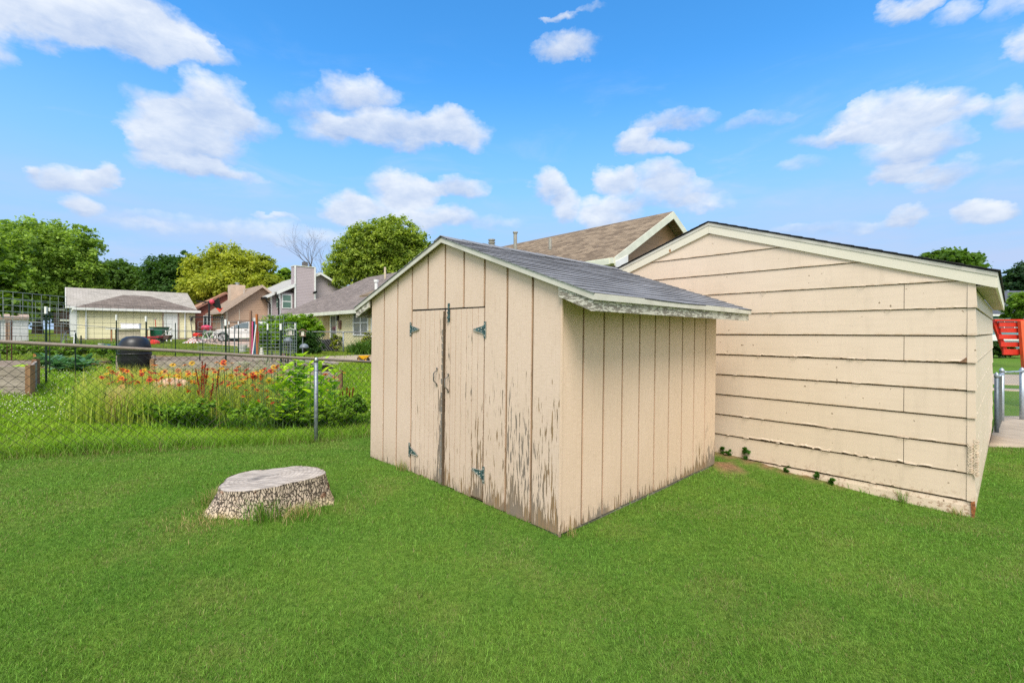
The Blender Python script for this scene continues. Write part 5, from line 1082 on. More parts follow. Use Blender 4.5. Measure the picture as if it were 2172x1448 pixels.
tp = [(98,651,784,11.2,1,.020,'thick dark green steel post with white tip beside the kale'), (105.5,653,705,14.,1,.014,'thinner white-tipped post just behind the thick one'),
 (160,706,785,12.,0,.014,'dark post without tip right of the kale'), (247,668,744,14.,1,.015,'dark post with pale tip in front of the yellow siding'), (310,671,716,14.5,1,.020,'white-tipped post just above the black composter'),
 (372,684,742,15.5,0,.014,'plain slim dark post in front of the white garage door'), (430,720,745,17,0,.014,'short dark stake on the lawn left of the white-tipped trio'), (424,741,764,13,0,.014,'short stake just behind the long raised bed, left'),
 (479,678,764,12.6,1,.021,'tallest white-tipped post in front of the car wheel'), (486,682,732,16,1,.013,'slim white-tipped post just right of the tallest one'), (506,682,752,14.5,1,.014,'white-tipped post in front of the car door'),
 (497,690,737,16,0,.012,'grey slim stake between two white-tipped posts'), (568,687,754,12.8,1,.016,'left white-tipped post in front of the hedge'), (577,744,763,12.8,0,.014,'short dark stake right of the white cone'),
 (596,687,757,12.4,1,.022,'middle white-tipped post in front of the hedge'), (626,686,753,12.2,1,.017,'right white-tipped post at the hedge panel edge'), (606,742,758,12.4,0,.010,'short thin stake at the raised bed corner'),
 (172,711,722,24,0,.03,'green stub post at the yellow garage downspout'), (25,679,722,15,0,.016,'rusty red-brown stake left of the thick green post'), (15,681,722,15.4,0,.012,'thin rusty stake at the far left')]
for (px, yt, yb, Y_, tip, r_, lb) in tp:
    t = at(px, yt, Y_); zb_ = min(at(px, yb, Y_).z, g1(t.x, t.y)); root = empty('garden_post', (t.x, t.y, zb_), 0, lb, 'garden post', 'posts of the vegetable garden'); h = t.z-zb_
    m_ = TRB if 'rusty' in lb else (GALV if 'grey' in lb else TGR); mb = MB(); mb.box((-r_, -r_*.3, -.2), (r_, r_*.3, h-.01)); mb.box((-r_*.3, -r_*1.2, -.2), (r_*.3, -r_*.3, h-.012)); mb.build('post', m_, root)
    if tip: mb = MB(); tl = .16 if r_ > .014 else .10; mb.box((-r_*1.12, -r_*1.3, h-tl), (r_*1.12, r_*.5, h+.01)); mb.build('tip', WHITE, root)
# long wire rail across the neighbour's garden
pts = [at(0, 679, 18), at(130, 686, 19), at(250, 696, 20), at(372, 701, 21.5), at(480, 702.5, 23), at(600, 703.5, 24.4)]; O = Vector((*pts[0].xy, g1(*pts[0].xy)))
rt = empty('garden_fence', O, 0, 'low see-through garden fence with thin grey rail in front of the yellow garage', 'fence')
mb = MB(); mb.tube([p-O for p in pts], .016, 6); mb.build('top_rail', plain((.20, .21, .22), .5, .1, 9, .4), rt)
for f in (.45, .8): mb = MB(); mb.tube([Vector((p.x, p.y, p.z-(p.z-g1(p.x, p.y))*f))-O for p in pts], .005, 4); mb.build('wire', plain((.20, .21, .22), .5, .1, 9, .4), rt)
for p in pts: mb = MB(); mb.tube([Vector((p.x, p.y, g1(p.x, p.y)-.1))-O, p-O], .016, 6); mb.build('post', plain((.16, .17, .17), .6), rt)
# ------------------------------------------------------------------ raised beds, composter, planks
def bed(label, corners, h, th=.05, m1=GREYWOODX, name='raised_bed', soil=True, post=.0):
    """corners: plan points (X, Y), heights of the boards; built of separate planks"""
    O = Vector((corners[0][0], corners[0][1], g1(*corners[0]))); root = empty(name, O, 0, label, 'raised bed'); n = len(corners); P = [Vector((x-O.x, y-O.y, 0)) for x, y in corners]
    for i in range(n):
        a, b = P[i], P[(i+1) % n]; za, zb = g1(*corners[i])-O.z, g1(*corners[(i+1) % n])-O.z; k = 0; rows = max(1, round(h/.2)); rh = h/rows
        for r_ in range(rows):
            mb = MB(); d = (b-a).normalized()*.004; mb.beam(a+d+Vector((0, 0, za+rh*(r_+.5)-.03)), b-d+Vector((0, 0, zb+rh*(r_+.5)-.03)), th, rh-.008); mb.build('plank', m1, root)
        mb = MB(); mb.box((a.x-.05, a.y-.05, za-.2), (a.x+.05, a.y+.05, za+h+.01)); mb.build('corner_post', woodmat((.20, .11, .06), (.30, .18, .10), (.08, .05, .03), 'z', 'brown_wood'), root)
    if soil: mb = MB(); mb.prism([p+Vector((0, 0, h*.72)) for p in P], (0, 0, -.3)); mb.build('soil', plain((.09, .055, .035), .95, .3, 8), root)
    return root
def gxy(px, py): q = gp(px, py); return (q.x, q.y)
def gY(px, Y): q = at(px, 706, Y); return (q.x, q.y)
bed('weathered grey raised bed at the left edge with a pale green plant', [gY(64, 9.2), gY(76, 10.9), gY(-60, 10.9), gY(-100, 9.2)], .60)
bed('long low weathered grey raised bed behind the orange flowers', [gY(325, 12.0), gY(318, 13.4), gY(600, 14.6), gY(640, 12.6)], .66)
bed('grey raised bed with plank top behind the milkweed, towards the shed', [gY(600, 12.2), gY(583, 15.8), gY(664, 15.2), gY(722, 12.0)], .50, soil=True)
mb = MB(); random.seed(4); O = Vector((*gY(650, 13.6), 0)); O.z = g1(O.x, O.y)
mb.beam((-.9, 1.2, .56), (.95, -1.2, .53), .30, .03); mb.beam((-.5, 1.3, .57), (1.2, -1.0, .55), .22, .03); mb.beam((-1.2, 1.1, .55), (.5, -1.3, .54), .16, .03)
o = mb.build('plank_cover', GREYWOODX); o.location = O; tag(o, 'grey planks lying across the raised bed left of the shed', 'planks')
O = gp(305, 800); rt = empty('brown_stake', O, 0, 'stout brown wooden stake right of the black composter', 'stake'); mb = MB(); mb.prism([(-.06, -.06, -.1), (.06, -.06, -.1), (.05, .06, -.1), (-.05, .06, -.1)], (.10, 0, .75)); mb.build('stake', woodmat((.24, .13, .06), (.38, .22, .11), (.1, .06, .03), 'z', 'stake_wood'), rt)
O = gp(76, 775); rt = empty('brown_stake', O, 0, 'pointed orange-brown stake at the left raised bed corner', 'stake'); mb = MB(); mb.prism([(-.05, -.05, -.1), (.05, -.05, -.1), (.0, .05, -.1)], (.0, 0, .50)); mb.build('stake', woodmat((.36, .16, .05), (.5, .25, .09), (.12, .06, .03), 'z', 'stake_wood'), rt)
# tumbling composter
c = at(286, 706, 12.6); zc = g1(c.x, c.y); k_ = 12.6/F; top = CZ+(706-712)*k_-zc
rt = empty('compost_tumbler', (c.x, c.y, zc), .2, 'black plastic barrel composter tilted on its stand behind the flowers', 'composter')
BP = plain((.012, .0125, .015), .38, .25, 6, 0, .1, .5); r0 = 29*k_; hb = top-.10
prof = [(r0*.40, .10), (r0*.62, .13), (r0*.86, .30), (r0*.97, .50), (r0*1.02, hb*.55), (r0*.985, hb*.66), (r0*1.0, hb*.67), (r0*.97, hb*.80), (r0*.90, hb*.93), (r0*.74, hb*1.02), (r0*.5, hb*1.07), (r0*.1, hb*1.085)]
mb = MB(); mb.lathe(prof, 28); mb.build('barrel', BP, rt, smooth=True)
mb = MB(); mb.lathe([(r0*1.01, hb*.645), (r0*1.035, hb*.655), (r0*1.035, hb*.675), (r0*1.0, hb*.685)], 28); mb.build('rim', BP, rt, smooth=True)
mb = MB(); mb.prism([(-.14, -r0*1.02, .38), (.14, -r0*1.02, .38), (.10, -r0*.98, .25), (-.10, -r0*.98, .25)], (0, .1, 0)); mb.build('handle_recess', plain((.003, .003, .003), .7), rt)
mb = MB(); mb.box((-.13, -r0*1.05, .235), (.13, -r0*.96, .25)); mb.build('handle', plain((.06, .06, .065), .4), rt)
for s_ in (-1, 1): mb = MB(); mb.beam((s_*r0*1.12, .05, -.1), (s_*r0*1.10, .05, hb*.62), .06, .10); mb.tube([(s_*r0*1.14, .05, hb*.5), (s_*r0*.9, .05, hb*.5)], .03, 8); mb.build('support', GREYWOODX, rt)
# coloured boards and pipes leaning together
def plank(label, cat, name, pa, pb, Ya, wd, th, m_, Yb=None):
    a = at(*pa, Ya); O = Vector((a.x, a.y, a.z)); b = at(*pb, Yb or Ya+.25)-O; mb = MB(); mb.beam((0, 0, 0), b, wd, th, (0, 1, 0)); o = mb.build(name, m_); o.location = O; tag(o, label, cat)
PY = 15.
plank('brown weathered wooden post left of the pink pole', 'wood post', 'wooden_post', (532, 758), (532, 659), PY, .05, .075, woodmat((.25, .13, .08), (.38, .24, .17), (.1, .05, .03), 'z', 'rust_wood'), PY)
plank('dark red board between brown post and pink pole', 'board', 'board', (535.5, 758), (536, 681), PY+.05, .06, .03, plain((.22, .03, .03), .6), PY+.05)
plank('bright pink pole among the leaning boards', 'pole', 'pole', (534.5, 757), (535.5, 682), PY-.08, .022, .022, plain((.85, .14, .33), .5), PY-.08)
plank('teal-blue board behind the white pole', 'board', 'board', (541, 757), (540, 681), PY+.08, .12, .02, plain((.04, .18, .27), .6), PY+.08)
plank('white board fragment at the top of the pink and teal boards', 'board', 'board', (538, 681), (538, 674), PY+.1, .14, .02, WHITE, PY+.1)
plank('slanting white pipe leaning across the teal board', 'pipe', 'pipe', (535, 758), (543.5, 688), PY-.16, .026, .026, WHITE, PY-.1)
plank('orange-painted wooden post right of the teal board', 'wood post', 'wooden_post', (546, 758), (544.5, 666), PY, .05, .07, woodmat((.42, .12, .03), (.55, .25, .10), (.2, .07, .03), 'z', 'orange_wood'), PY)
plank('small crimson strip on the right of the orange post', 'board', 'board', (548.5, 725), (548.5, 703), PY, .02, .02, plain((.5, .02, .03), .6), PY)
O = gp(555, 763); mb = MB(); s_ = O.y/F; mb.lathe([(6*s_, 0), (5*s_, 8*s_), (3*s_, 20*s_), (2.6*s_, 25*s_)], 8); o = mb.build('marker_cone', plain((.70, .66, .58), .6)); o.location = O; tag(o, 'small off-white cone on the grass below the leaning boards', 'cone')
# bird feeders and baffles
def feeder(label, px, pyt, Y_, wpx, m_, rm, w2=None):
    a = at(px, pyt, Y_); zb_ = g1(a.x, a.y); h = a.z-zb_; s_ = Y_/F*wpx/2; rt = empty('bird_feeder', (a.x, a.y, zb_), .4, label, 'bird feeder')
    mb = MB(); mb.tube([(0, 0, -.1), (0, 0, h-.22)], .014, 6); mb.build('pole', GALV, rt)
    mb = MB(); mb.box((-s_*.75, -s_*.5, h-.22), (s_*.75, s_*.5, h-.20)); mb.box((-s_*.7, -s_*.4, h-.2), (-s_*.6, s_*.4, h-.06)); mb.box((s_*.6, -s_*.4, h-.2), (s_*.7, s_*.4, h-.06)); mb.build('tray', m_, rt)
    mb = MB(); mb.prism([(-s_, -s_*.7, h-.06), (0, -s_*.7, h), (s_, -s_*.7, h-.06), (s_, -s_*.7, h-.08), (0, -s_*.7, h-.02), (-s_, -s_*.7, h-.08)], (0, s_*1.4, 0)); mb.build('roof', rm, rt)
    mb = MB(); mb.box((-s_*.35, -s_*.3, h-.2), (s_*.35, s_*.3, h-.07)); mb.build('seed_bin', plain((.75, .70, .60), .4), rt); return rt
WB = woodmat((.20, .12, .08), (.34, .22, .15), (.1, .06, .04), 'x', 'feeder_wood')
feeder('white-roofed bird feeder in front of the hedge', 616, 695, 14, 20, plain((.6, .57, .5), .6), plain((.65, .63, .60), .6)); feeder('tilted brown wooden bird feeder right of the wire panel', 642, 697, 13.5, 16, WB, WB)
for (px, py, wpx, lb) in ((611, 720, 18, 'grey dome baffle below the white-roofed feeder'), (645, 733, 19, 'grey dome baffle below the brown feeder')):
    a = at(px, py, 13.2); zb_ = g1(a.x, a.y); s_ = 13.2/F*wpx/2; rt = empty('dome_baffle', (a.x, a.y, zb_), 0, lb, 'squirrel baffle'); h = a.z-zb_
    mb = MB(); mb.lathe([(s_, -.07), (s_*.97, -.03), (s_*.75, .02), (s_*.4, .05), (.01, .06)], 16, (0, 0, h)); mb.build('dome', plain((.20, .23, .26), .5, .2, 8, .2), rt, smooth=True); mb = MB(); mb.tube([(0, 0, -.1), (0, 0, h)], .018, 6); mb.build('pole', BLACKM, rt)
# toy dump truck on the path
a = at(771, 764.5, 17.4); zt_ = g1(a.x, a.y)+.03; rt = empty('toy_dump_truck', (a.x, a.y, zt_), -.1, 'yellow toy dump truck with black wheels on the path', 'toy truck'); YT = plain((.85, .42, .01), .35, .05, 4)
mb = MB(); mb.prism([(-.02, -.11, .16), (.22, -.11, .20), (.25, -.11, .235), (-.16, -.11, .23), (-.13, -.11, .20)], (0, .22, 0)); mb.prism([(-.02, -.10, .11), (.12, -.10, .10), (.22, -.10, .2), (-.13, -.10, .2)], (0, .2, 0)); mb.build('dump_bed', YT, rt)
mb = MB(); mb.prism([(-.21, -.09, .10), (-.21, -.09, .17), (-.14, -.09, .20), (-.08, -.09, .18), (-.06, -.09, .10)], (0, .18, 0)); mb.build('cab', plain((.25, .13, .03), .5), rt); mb = MB(); mb.box((-.2, -.07, .07), (.2, .07, .12)); mb.build('chassis', BLACKM, rt)
for x in (-.14, .13):
    for y in (-.11, .07): mb = MB(); mb.lathe([(.055, 0), (.072, .01), (.072, .035), (.055, .045)], 16, (x, y, .072), 0, 'y'); w_ = mb.build('wheel', BLACKM, rt); mb = MB(); mb.lathe([(.03, -.004), (.03, .05)], 12, (x, y, .072), 0, 'y'); mb.build('hub', YT, w_)
# air conditioner, meters
a = at(697, 706, 24); za = g1(a.x, a.y); rt = empty('air_conditioner', (a.x, a.y, za), YAW-PI/2+.1, 'dark air conditioner unit behind the far fence beside the hedge', 'air conditioner'); mb = MB(); mb.box((-.2, -.3, 0), (.2, .3, .58)); mb.build('case', plain((.035, .035, .04), .5, .3, 30), rt, bevel=.02); mb = MB(); mb.lathe([(.16, .585), (.02, .60)], 14); mb.build('fan_guard', BLACKM, rt)
# ------------------------------------------------------------------ yard things by the yellow garage
YM = hmat(*at(168, 706, 33.2).xy, CZ-.55)
def yl(x, y, z=0.): q = YM@Vector((x, y, 0)); return Vector((q.x, q.y, g1(q.x, q.y)+z))
def yroot(name, label, cat, px, Yd, rz_=YAW-PI/2+PI/2):
    a = at(px, 706, Yd); return empty(name, (a.x, a.y, g1(a.x, a.y)), rz_, label, cat)
GRN = plain((.012, .13, .075), .45, .1, 4)
rt = yroot('wheeled_bin', 'green wheeled garbage bin beside the white garage door', 'garbage bin', 338, 33.5, .1)
mb = MB(); mb.prism([(-.32, -.32, .03), (.32, -.32, .03), (.32, .32, .03), (-.32, .32, .03)], (0, 0, .01)); mb.add([(-.3,-.3,.04),(.3,-.3,.04),(.3,.3,.04),(-.3,.3,.04),(-.42,-.4,.95),(.42,-.4,.95),(.42,.4,.95),(-.42,.4,.95)], [(0,3,2,1),(0,1,5,4),(1,2,6,5),(2,3,7,6),(3,0,4,7),(4,5,6,7)]); mb.build('body', GRN, rt)
mb = MB(); mb.box((-.45, -.45, .952), (.45, .45, 1.02)); mb.build('lid', plain((.10, .10, .07), .6), rt, bevel=.02)
for x in (-.3, .3): mb = MB(); mb.lathe([(.1, 0), (.12, .03), (.1, .06)], 12, (x-.03, .38, .1), 0, 'x'); mb.build('wheel', BLACKM, rt)
rt = yroot('work_table', 'white-topped work table against the yellow siding', 'table', 279, 32.5, .35)
mb = MB(); mb.box((-1.3, -.45, .82), (1.2, .45, .88)); mb.build('tabletop', WHITE, rt)
for (x, y) in ((-1., -.35), (1., -.35), (-1., .35), (1., .35)): boxpart('leg', rt, (x-.04, y-.04, 0), (x+.04, y+.04, .818), plain((.42, .2, .1), .7))
boxpart('side_board', rt, (-.75, -.30, .1), (.6, -.27, .80), plain((.48, .42, .33), .8))
rt = yroot('white_cooler', 'white cooler box standing on the work table', 'cooler', 277, 32.7, .35); boxpart('box', rt, (-.5, -.2, .885), (.55, .2, 1.16), WHITE, .03); boxpart('lid', rt, (-.52, -.22, 1.162), (.57, .22, 1.23), plain((.70, .68, .70), .5), .02)
def pan(name, label, cat, px, py, Yd, prof, m_, n=14, rz_=0., sq=1.):
    a = at(px, py, Yd); z = g1(a.x, a.y); mb = MB(); mb.lathe(prof, n, sq=sq); o = mb.build(name, m_, None, smooth=False); o.location = (a.x, a.y, z); o.rotation_euler.z = rz_; return tag(o, label, cat)
pan('white_bucket', 'white square-looking bucket on the garden edge', 'bucket', 214.5, 706, 26, [(.09, 0), (.15, .22), (.155, .23), (.13, .225), (.08, .03)], plain((.62, .62, .60), .5))
rt = yroot('blue_plank', 'long blue board lying flat beside the white bucket', 'board', 236, 27, .25); boxpart('board', rt, (-.6, -.08, .03), (.75, .08, .11), plain((.02, .10, .30), .6))
pan('garden_pot', 'large white mesh pot in front of the patio', 'pot', 514, 706, 23, [(.14, 0), (.22, .33), (.23, .36), (.20, .36), (.13, .05)], plain((.66, .63, .62), .6))
rt = yroot('aluminium_ladder', 'aluminium step ladder left of the yellow garage', 'ladder', 149, 29, .3)
for (x, y, x2, y2) in ((-.3, -.25, -.22, 0), (.3, -.25, .22, 0), (-.3, .25, -.22, 0), (.3, .25, .22, 0)): mb = MB(); mb.beam((x, y, 0), (x2, y2, .75), .05, .03); mb.build('rail', METAL, rt)
for z in (.25, .5): boxpart('step', rt, (-.27, -.2+z*.2, z), (.27, -.1+z*.2, z+.03), METAL)
boxpart('top_step', rt, (-.25, -.08, .75), (.25, .08, .79), plain((.03, .03, .035), .6))
rt = yroot('folding_ladder', 'small white step ladder leaning by the garage door', 'ladder', 358, 33, .2)
for x in (-.14, .14): mb = MB(); mb.beam((x+.1, -.2, 0), (x-.1, .1, .82), .06, .03); mb.build('rail', WHITE, rt)
for z in (.2, .45, .7): boxpart('step', rt, (-.16, -.1, z), (.16, 0, z+.03), WHITE)
rt = yroot('shovel', 'long-handled shovel leaning at the garage corner', 'shovel', 406, 36.3, .2)
mb = MB(); mb.tube([(.15, -.1, .1), (-.12, .1, 1.75)], .03, 6); mb.build('handle', plain((.10, .09, .09), .6), rt); mb = MB(); mb.tube([(-.2, .1, 1.75), (-.12, .1, 1.9), (.0, .1, 1.75), (-.12, .1, 1.7)], .025, 5); mb.build('grip', BLACKM, rt); mb = MB(); mb.prism([(.02, -.11, 0), (.28, -.11, 0), (.25, -.08, .28), (.05, -.08, .28)], (0, .02, 0)); mb.build('blade', METAL, rt)
rt = yroot('garden_hoe', 'red-handled hoe standing behind the green bin', 'hoe', 330.5, 34.6, .2); mb = MB(); mb.tube([(.06, 0, 0), (-.04, 0, 1.55)], .025, 6); mb.build('handle', plain((.6, .06, .03), .6), rt); boxpart('blade', rt, (-.12, -.03, 1.55), (.05, .03, 1.6), METAL)
rt = yroot('garden_rake', 'slim tool with loop handle leaning beside the door frame', 'garden tool', 352, 34.3, .2); mb = MB(); mb.tube([(.12, 0, .2), (.02, 0, 1.35), (-.04, 0, 1.75), (-.12, 0, 1.8), (-.15, 0, 1.55), (-.05, 0, 1.2)], .022, 6); mb.build('handle', plain((.45, .48, .42), .6), rt); boxpart('head', rt, (.0, -.03, .1), (.3, .03, .2), BLACKM)
rt = yroot('wheelbarrow', 'tipped dark wheelbarrow with a pale handle beside the green bin', 'wheelbarrow', 352, 31.5, .2); mb = MB(); mb.beam((-.3, 0, .45), (.35, 0, .95), .05, .05); mb.build('handle', plain((.25, .25, .2), .6), rt); mb = MB(); mb.prism([(-.3, -.3, .2), (.2, -.3, .2), (.35, -.3, .5), (-.45, -.3, .5)], (0, .5, 0)); mb.build('tray', plain((.10, .06, .05), .7), rt); mb = MB(); mb.lathe([(.12, 0), (.15, .04), (.12, .08)], 12, (-.2, -.04, .15), 0, 'y'); mb.build('wheel', BLACKM, rt)
rt = yroot('red_cart', 'low red garden cart left of the green bin', 'garden cart', 318, 31, .1); boxpart('tray', rt, (-.75, -.35, .30), (.75, .35, .42), plain((.30, .02, .03), .5), .02)
for x in (-.5, .5): mb = MB(); mb.lathe([(.12, 0), (.14, .04), (.12, .08)], 12, (x, -.36, .15), 0, 'y'); mb.build('wheel', BLACKM, rt)
rt = yroot('red_toy', 'bright red plastic toy on the grass edge', 'toy', 323, 29.5, 0); mb = MB(); mb.prism([(-.4, -.15, 0), (.4, -.15, 0), (.35, -.15, .2), (.1, -.15, .28), (-.1, -.15, .14), (-.38, -.15, .12)], (0, .3, 0)); mb.build('body', plain((.75, .04, .03), .4), rt, bevel=.02); boxpart('seat', rt, (-.05, -.1, .25), (.15, .1, .30), plain((.5, .03, .03), .4))
rt = yroot('folded_tarp', 'crumpled red and white tarp heaped at the garage corner', 'tarp', 416, 31.5, .1)
rg = np.random.default_rng(4); nx = 16; V = []; 
for j in range(nx):
    for i in range(nx):
        x, y = (i/(nx-1)-.5), (j/(nx-1)-.5); h = max(0, .48*math.cos(x*PI)*math.cos(y*PI))+.06*rg.random(); V.append((x*1.3, y*.9, h*.8*(1 if 0 < i < nx-1 and 0 < j < nx-1 else 0)))
mb = MB(); mb.add(V, [(j*nx+i, j*nx+i+1, (j+1)*nx+i+1, (j+1)*nx+i) for j in range(nx-1) for i in range(nx-1)]); mb.mi = [0 if (i*7+(i//15)*3) % 5 < 3 else 1 for i in range(len(mb.f))]; mb.build('tarp', [plain((.62, .60, .58), .7), plain((.36, .10, .08), .7)], rt)
rt = yroot('red_cooler', 'small bright red box on the crumpled tarp', 'box', 419, 31.3, .1); boxpart('body', rt, (-.22, -.18, .46), (.22, .18, .62), plain((.7, .03, .02), .45), .02); boxpart('lid', rt, (-.2, -.16, .622), (.2, .16, .68), plain((.7, .05, .04), .45), .02)
# bicycles heaped beside the patio
def bicycle(label, px, Yd, rz_, fc, lean):
    rt = yroot('bicycle', label, 'bicycle', px, Yd, rz_); rt.rotation_euler.x = lean
    for x in (-.5, .5):
        mb = MB(); n = 20; P = [(x+.31*math.cos(2*PI*k/n), 0, .33+.31*math.sin(2*PI*k/n)) for k in range(n+1)]; mb.tube(P, .025, 5, cap=False); w_ = mb.build('wheel', BLACKM, rt)
        mb = MB(); [mb.tube([(x, 0, .33), (x+.3*math.cos(PI*k/5), 0, .33+.3*math.sin(PI*k/5))], .004, 3) for k in range(10)]; mb.build('spokes', METAL, w_)
    mb = MB(); B, Sx, Hd = (-.08, 0, .30), (-.2, 0, .80), (.36, 0, .82)
    for a, b in ((B, Sx), (B, Hd), (Sx, Hd), (B, (-.5, 0, .33)), (Sx, (-.5, 0, .33)), (Hd, (.5, 0, .33))): mb.tube([a, b], .024, 6)
    mb.build('frame', fc, rt); mb = MB(); mb.tube([(.36, 0, .82), (.34, 0, .96), (.34, -.25, .98)], .015, 5); mb.tube([(.34, 0, .96), (.34, .25, .98)], .015, 5); mb.build('handlebar', BLACKM, rt); mb = MB(); mb.lathe([(.02, .86), (.10, .90), (.08, .93)], 8, (-.22, 0, 0)); mb.build('saddle', BLACKM, rt)
bicycle('white-framed bicycle leaning on the patio beside the car', 447, 31, .15, WHITE, .25); bicycle('green bicycle with white spokes just behind the white one', 436, 32.2, -.2, plain((.10, .3, .08), .4), -.2)
rt = yroot('red_grill', 'round red kettle grill behind the bicycles', 'grill', 438, 33.5, 0)
mb = MB(); mb.lathe([(.02, .80), (.28, .86), (.36, .98), (.34, 1.0)], 16); mb.build('bowl', plain((.5, .02, .06), .3), rt, smooth=True); mb = MB(); mb.lathe([(.36, 1.002), (.33, 1.1), (.2, 1.18), (.02, 1.2)], 16); mb.build('lid', plain((.6, .03, .09), .3), rt, smooth=True)
for k in range(3): a = k*2.1; mb = MB(); mb.tube([(math.cos(a)*.3, math.sin(a)*.3, 0), (math.cos(a)*.2, math.sin(a)*.2, .84)], .018, 5); mb.build('leg', METAL, rt)
# basketball hoop
rt = yroot('basketball_hoop', 'black basketball hoop with red rim on a tall pole', 'basketball hoop', 443.5, 38, .3); O = rt.location.copy()
top = at(443.5, 640, 38).z-O.z; mb = MB(); mb.tube([(0, 0, 0), (0, 0, top)], .075, 8); mb.build('pole', BLACKM, rt)
mb = MB(); mb.box((-1.2, -.05, top-2.45), (1.1, .05, top-2.33)); mb.box((-1.2, -.05, top-1.3), (1.0, .05, top-1.2)); mb.build('crossbar', BLACKM, rt)
mb = MB(); mb.prism([(.15, -.1, top-.10), (.75, -.3, top+.35), (.95, -.3, top-.55), (.55, -.1, top-.55)], (.0, .06, 0)); mb.build('backboard', BLACKM, rt); mb = MB(); mb.beam((-.9, 0, top+.05), (.2, 0, top-.05), .06, .09); mb.beam((-.5, 0, top-.2), (.2, 0, top+.15), .05, .06); mb.build('brace', BLACKM, rt)
mb = MB(); mb.lathe([(.02, -.2), (.17, -.12), (.2, 0), (.14, .15), (.02, .2)], 12, (.25, -.2, top)); mb.build('ball', plain((.65, .06, .10), .5), rt, smooth=True)
mb = MB(); mb.prism([(.55, -.2, top-.52), (1.05, -.2, top-.48), (.8, -.2, top-.85)], (0, .05, 0)); mb.build('rim', plain((.75, .07, .03), .5), rt)
# white car parked nose to the left
def car(px, Yd, rz_):
    a = at(px, 706, Yd); rt = empty('parked_car', (a.x, a.y, g1(a.x, a.y)+.0), rz_, 'white hatchback parked on the drive behind the coloured boards', 'car'); W_ = .86
    PNT = plain((.72, .71, .69), .25, .03, 2, 0, 0, .6)
    prof = [(-2.1, .28), (-2.15, .55), (-2.08, .76), (-1.75, .90), (-1.05, 1.0), (-.55, 1.27), (-.1, 1.43), (.5, 1.49), (1.3, 1.46), (1.8, 1.28), (2.05, 1.0), (2.12, .7), (2.1, .3)]
    def sec(y, inset): return [(x, y, z) for x, z in prof]
    mb = MB(); n = len(prof); rows = []
    for (y, k) in ((-W_, 0.), (-W_*1.0, .0), (W_, 0.)): pass
    ys = [-W_, -W_*.88, -W_*.5, 0, W_*.5, W_*.88, W_]
    for y in ys:
        f = abs(y)/W_; rows.append([(x*(1-.03*f**3), y*(1-.16*max(0, (z-.95)/.55)), z-.05*f**3*(z > .9)) for x, z in prof])
    b = 0; mb.v = [p for r_ in rows for p in r_]
    for j in range(len(rows)-1):
        for i in range(n): mb.f.append((j*n+i, (j+1)*n+i, (j+1)*n+(i+1) % n, j*n+(i+1) % n)); mb.mi.append(0)
    mb.f.append(tuple(range(n))[::-1]); mb.f.append(tuple(range((len(rows)-1)*n, len(rows)*n))); mb.mi += [0, 0]; mb.build('body', PNT, rt)
    GL = plain((.10, .14, .16), .1, .1, 2, 0, 0, .9)
    for s_ in (-1, 1):
        y0 = s_*(W_*.985)
        mb = MB(); mb.prism([(-.85, y0, .99), (-.42, y0*.925, 1.26), (-.02, y0*.90, 1.375), (.32, y0*.90, 1.40), (.34, y0, .99)], (0, s_*.02, 0)); mb.build('side_window', GL, rt)
        mb = MB(); mb.prism([(.42, y0, .99), (.40, y0*.90, 1.40), (1.1, y0*.90, 1.38), (1.45, y0, 1.02)], (0, s_*.02, 0)); mb.build('side_window', GL, rt)
        mb = MB(); mb.box((-2.06, y0*.75-.12, .62), (-1.98, y0*.75+.12, .76)); mb.build('headlight', GLASS, rt)
        mb = MB(); mb.box((.08, min(y0, y0+s_*.04), .86), (.26, max(y0, y0+s_*.04), .89)); mb.build('door_handle', BLACKM, rt); mb = MB(); mb.box((-.62, min(y0, y0+s_*.18), .98), (-.5, max(y0, y0+s_*.18), 1.1)); mb.build('mirror', PNT, rt)
    mb = MB(); mb.add([(-1.06, -W_*.8, 1.005), (-1.06, W_*.8, 1.005), (-.55, W_*.72, 1.27), (-.55, -W_*.72, 1.27)], [(0, 3, 2, 1)]); mb.build('windscreen', GL, rt)
    for x in (-1.35, 1.35):
        for s_ in (-1, 1):
            mb = MB(); mb.lathe([(.36, 0), (.38, .02), (.38, .12), (.36, .14)], 20, (x, s_*W_-.07+.0, .34), 0, 'y'); mb.build('wheel_arch', plain((.01, .01, .01), .9), rt)
            mb = MB(); mb.lathe([(.25, -.0), (.33, .02), (.33, .2), (.25, .22)], 20, (x, s_*W_-.11, .33), 0, 'y'); w_ = mb.build('wheel', BLACKM, rt)
            mb = MB(); yy = s_*W_+(.10 if s_ > 0 else -.12)
            for k in range(5): a_ = 2*PI*k/5; mb.beam((x, yy+.01, .33), (x+.21*math.cos(a_), yy+.01, .33+.21*math.sin(a_)), .02, .07, (1, 0, 0) if abs(math.cos(a_)) < .5 else (0, 0, 1))
            mb.lathe([(.20, 0), (.23, 0), (.23, .02), (.20, .02)], 18, (x, yy, .33), 0, 'y'); mb.build('rim', plain((.62, .62, .62), .3, .1, 4, .5), w_)
car(527, 34.5, .12)

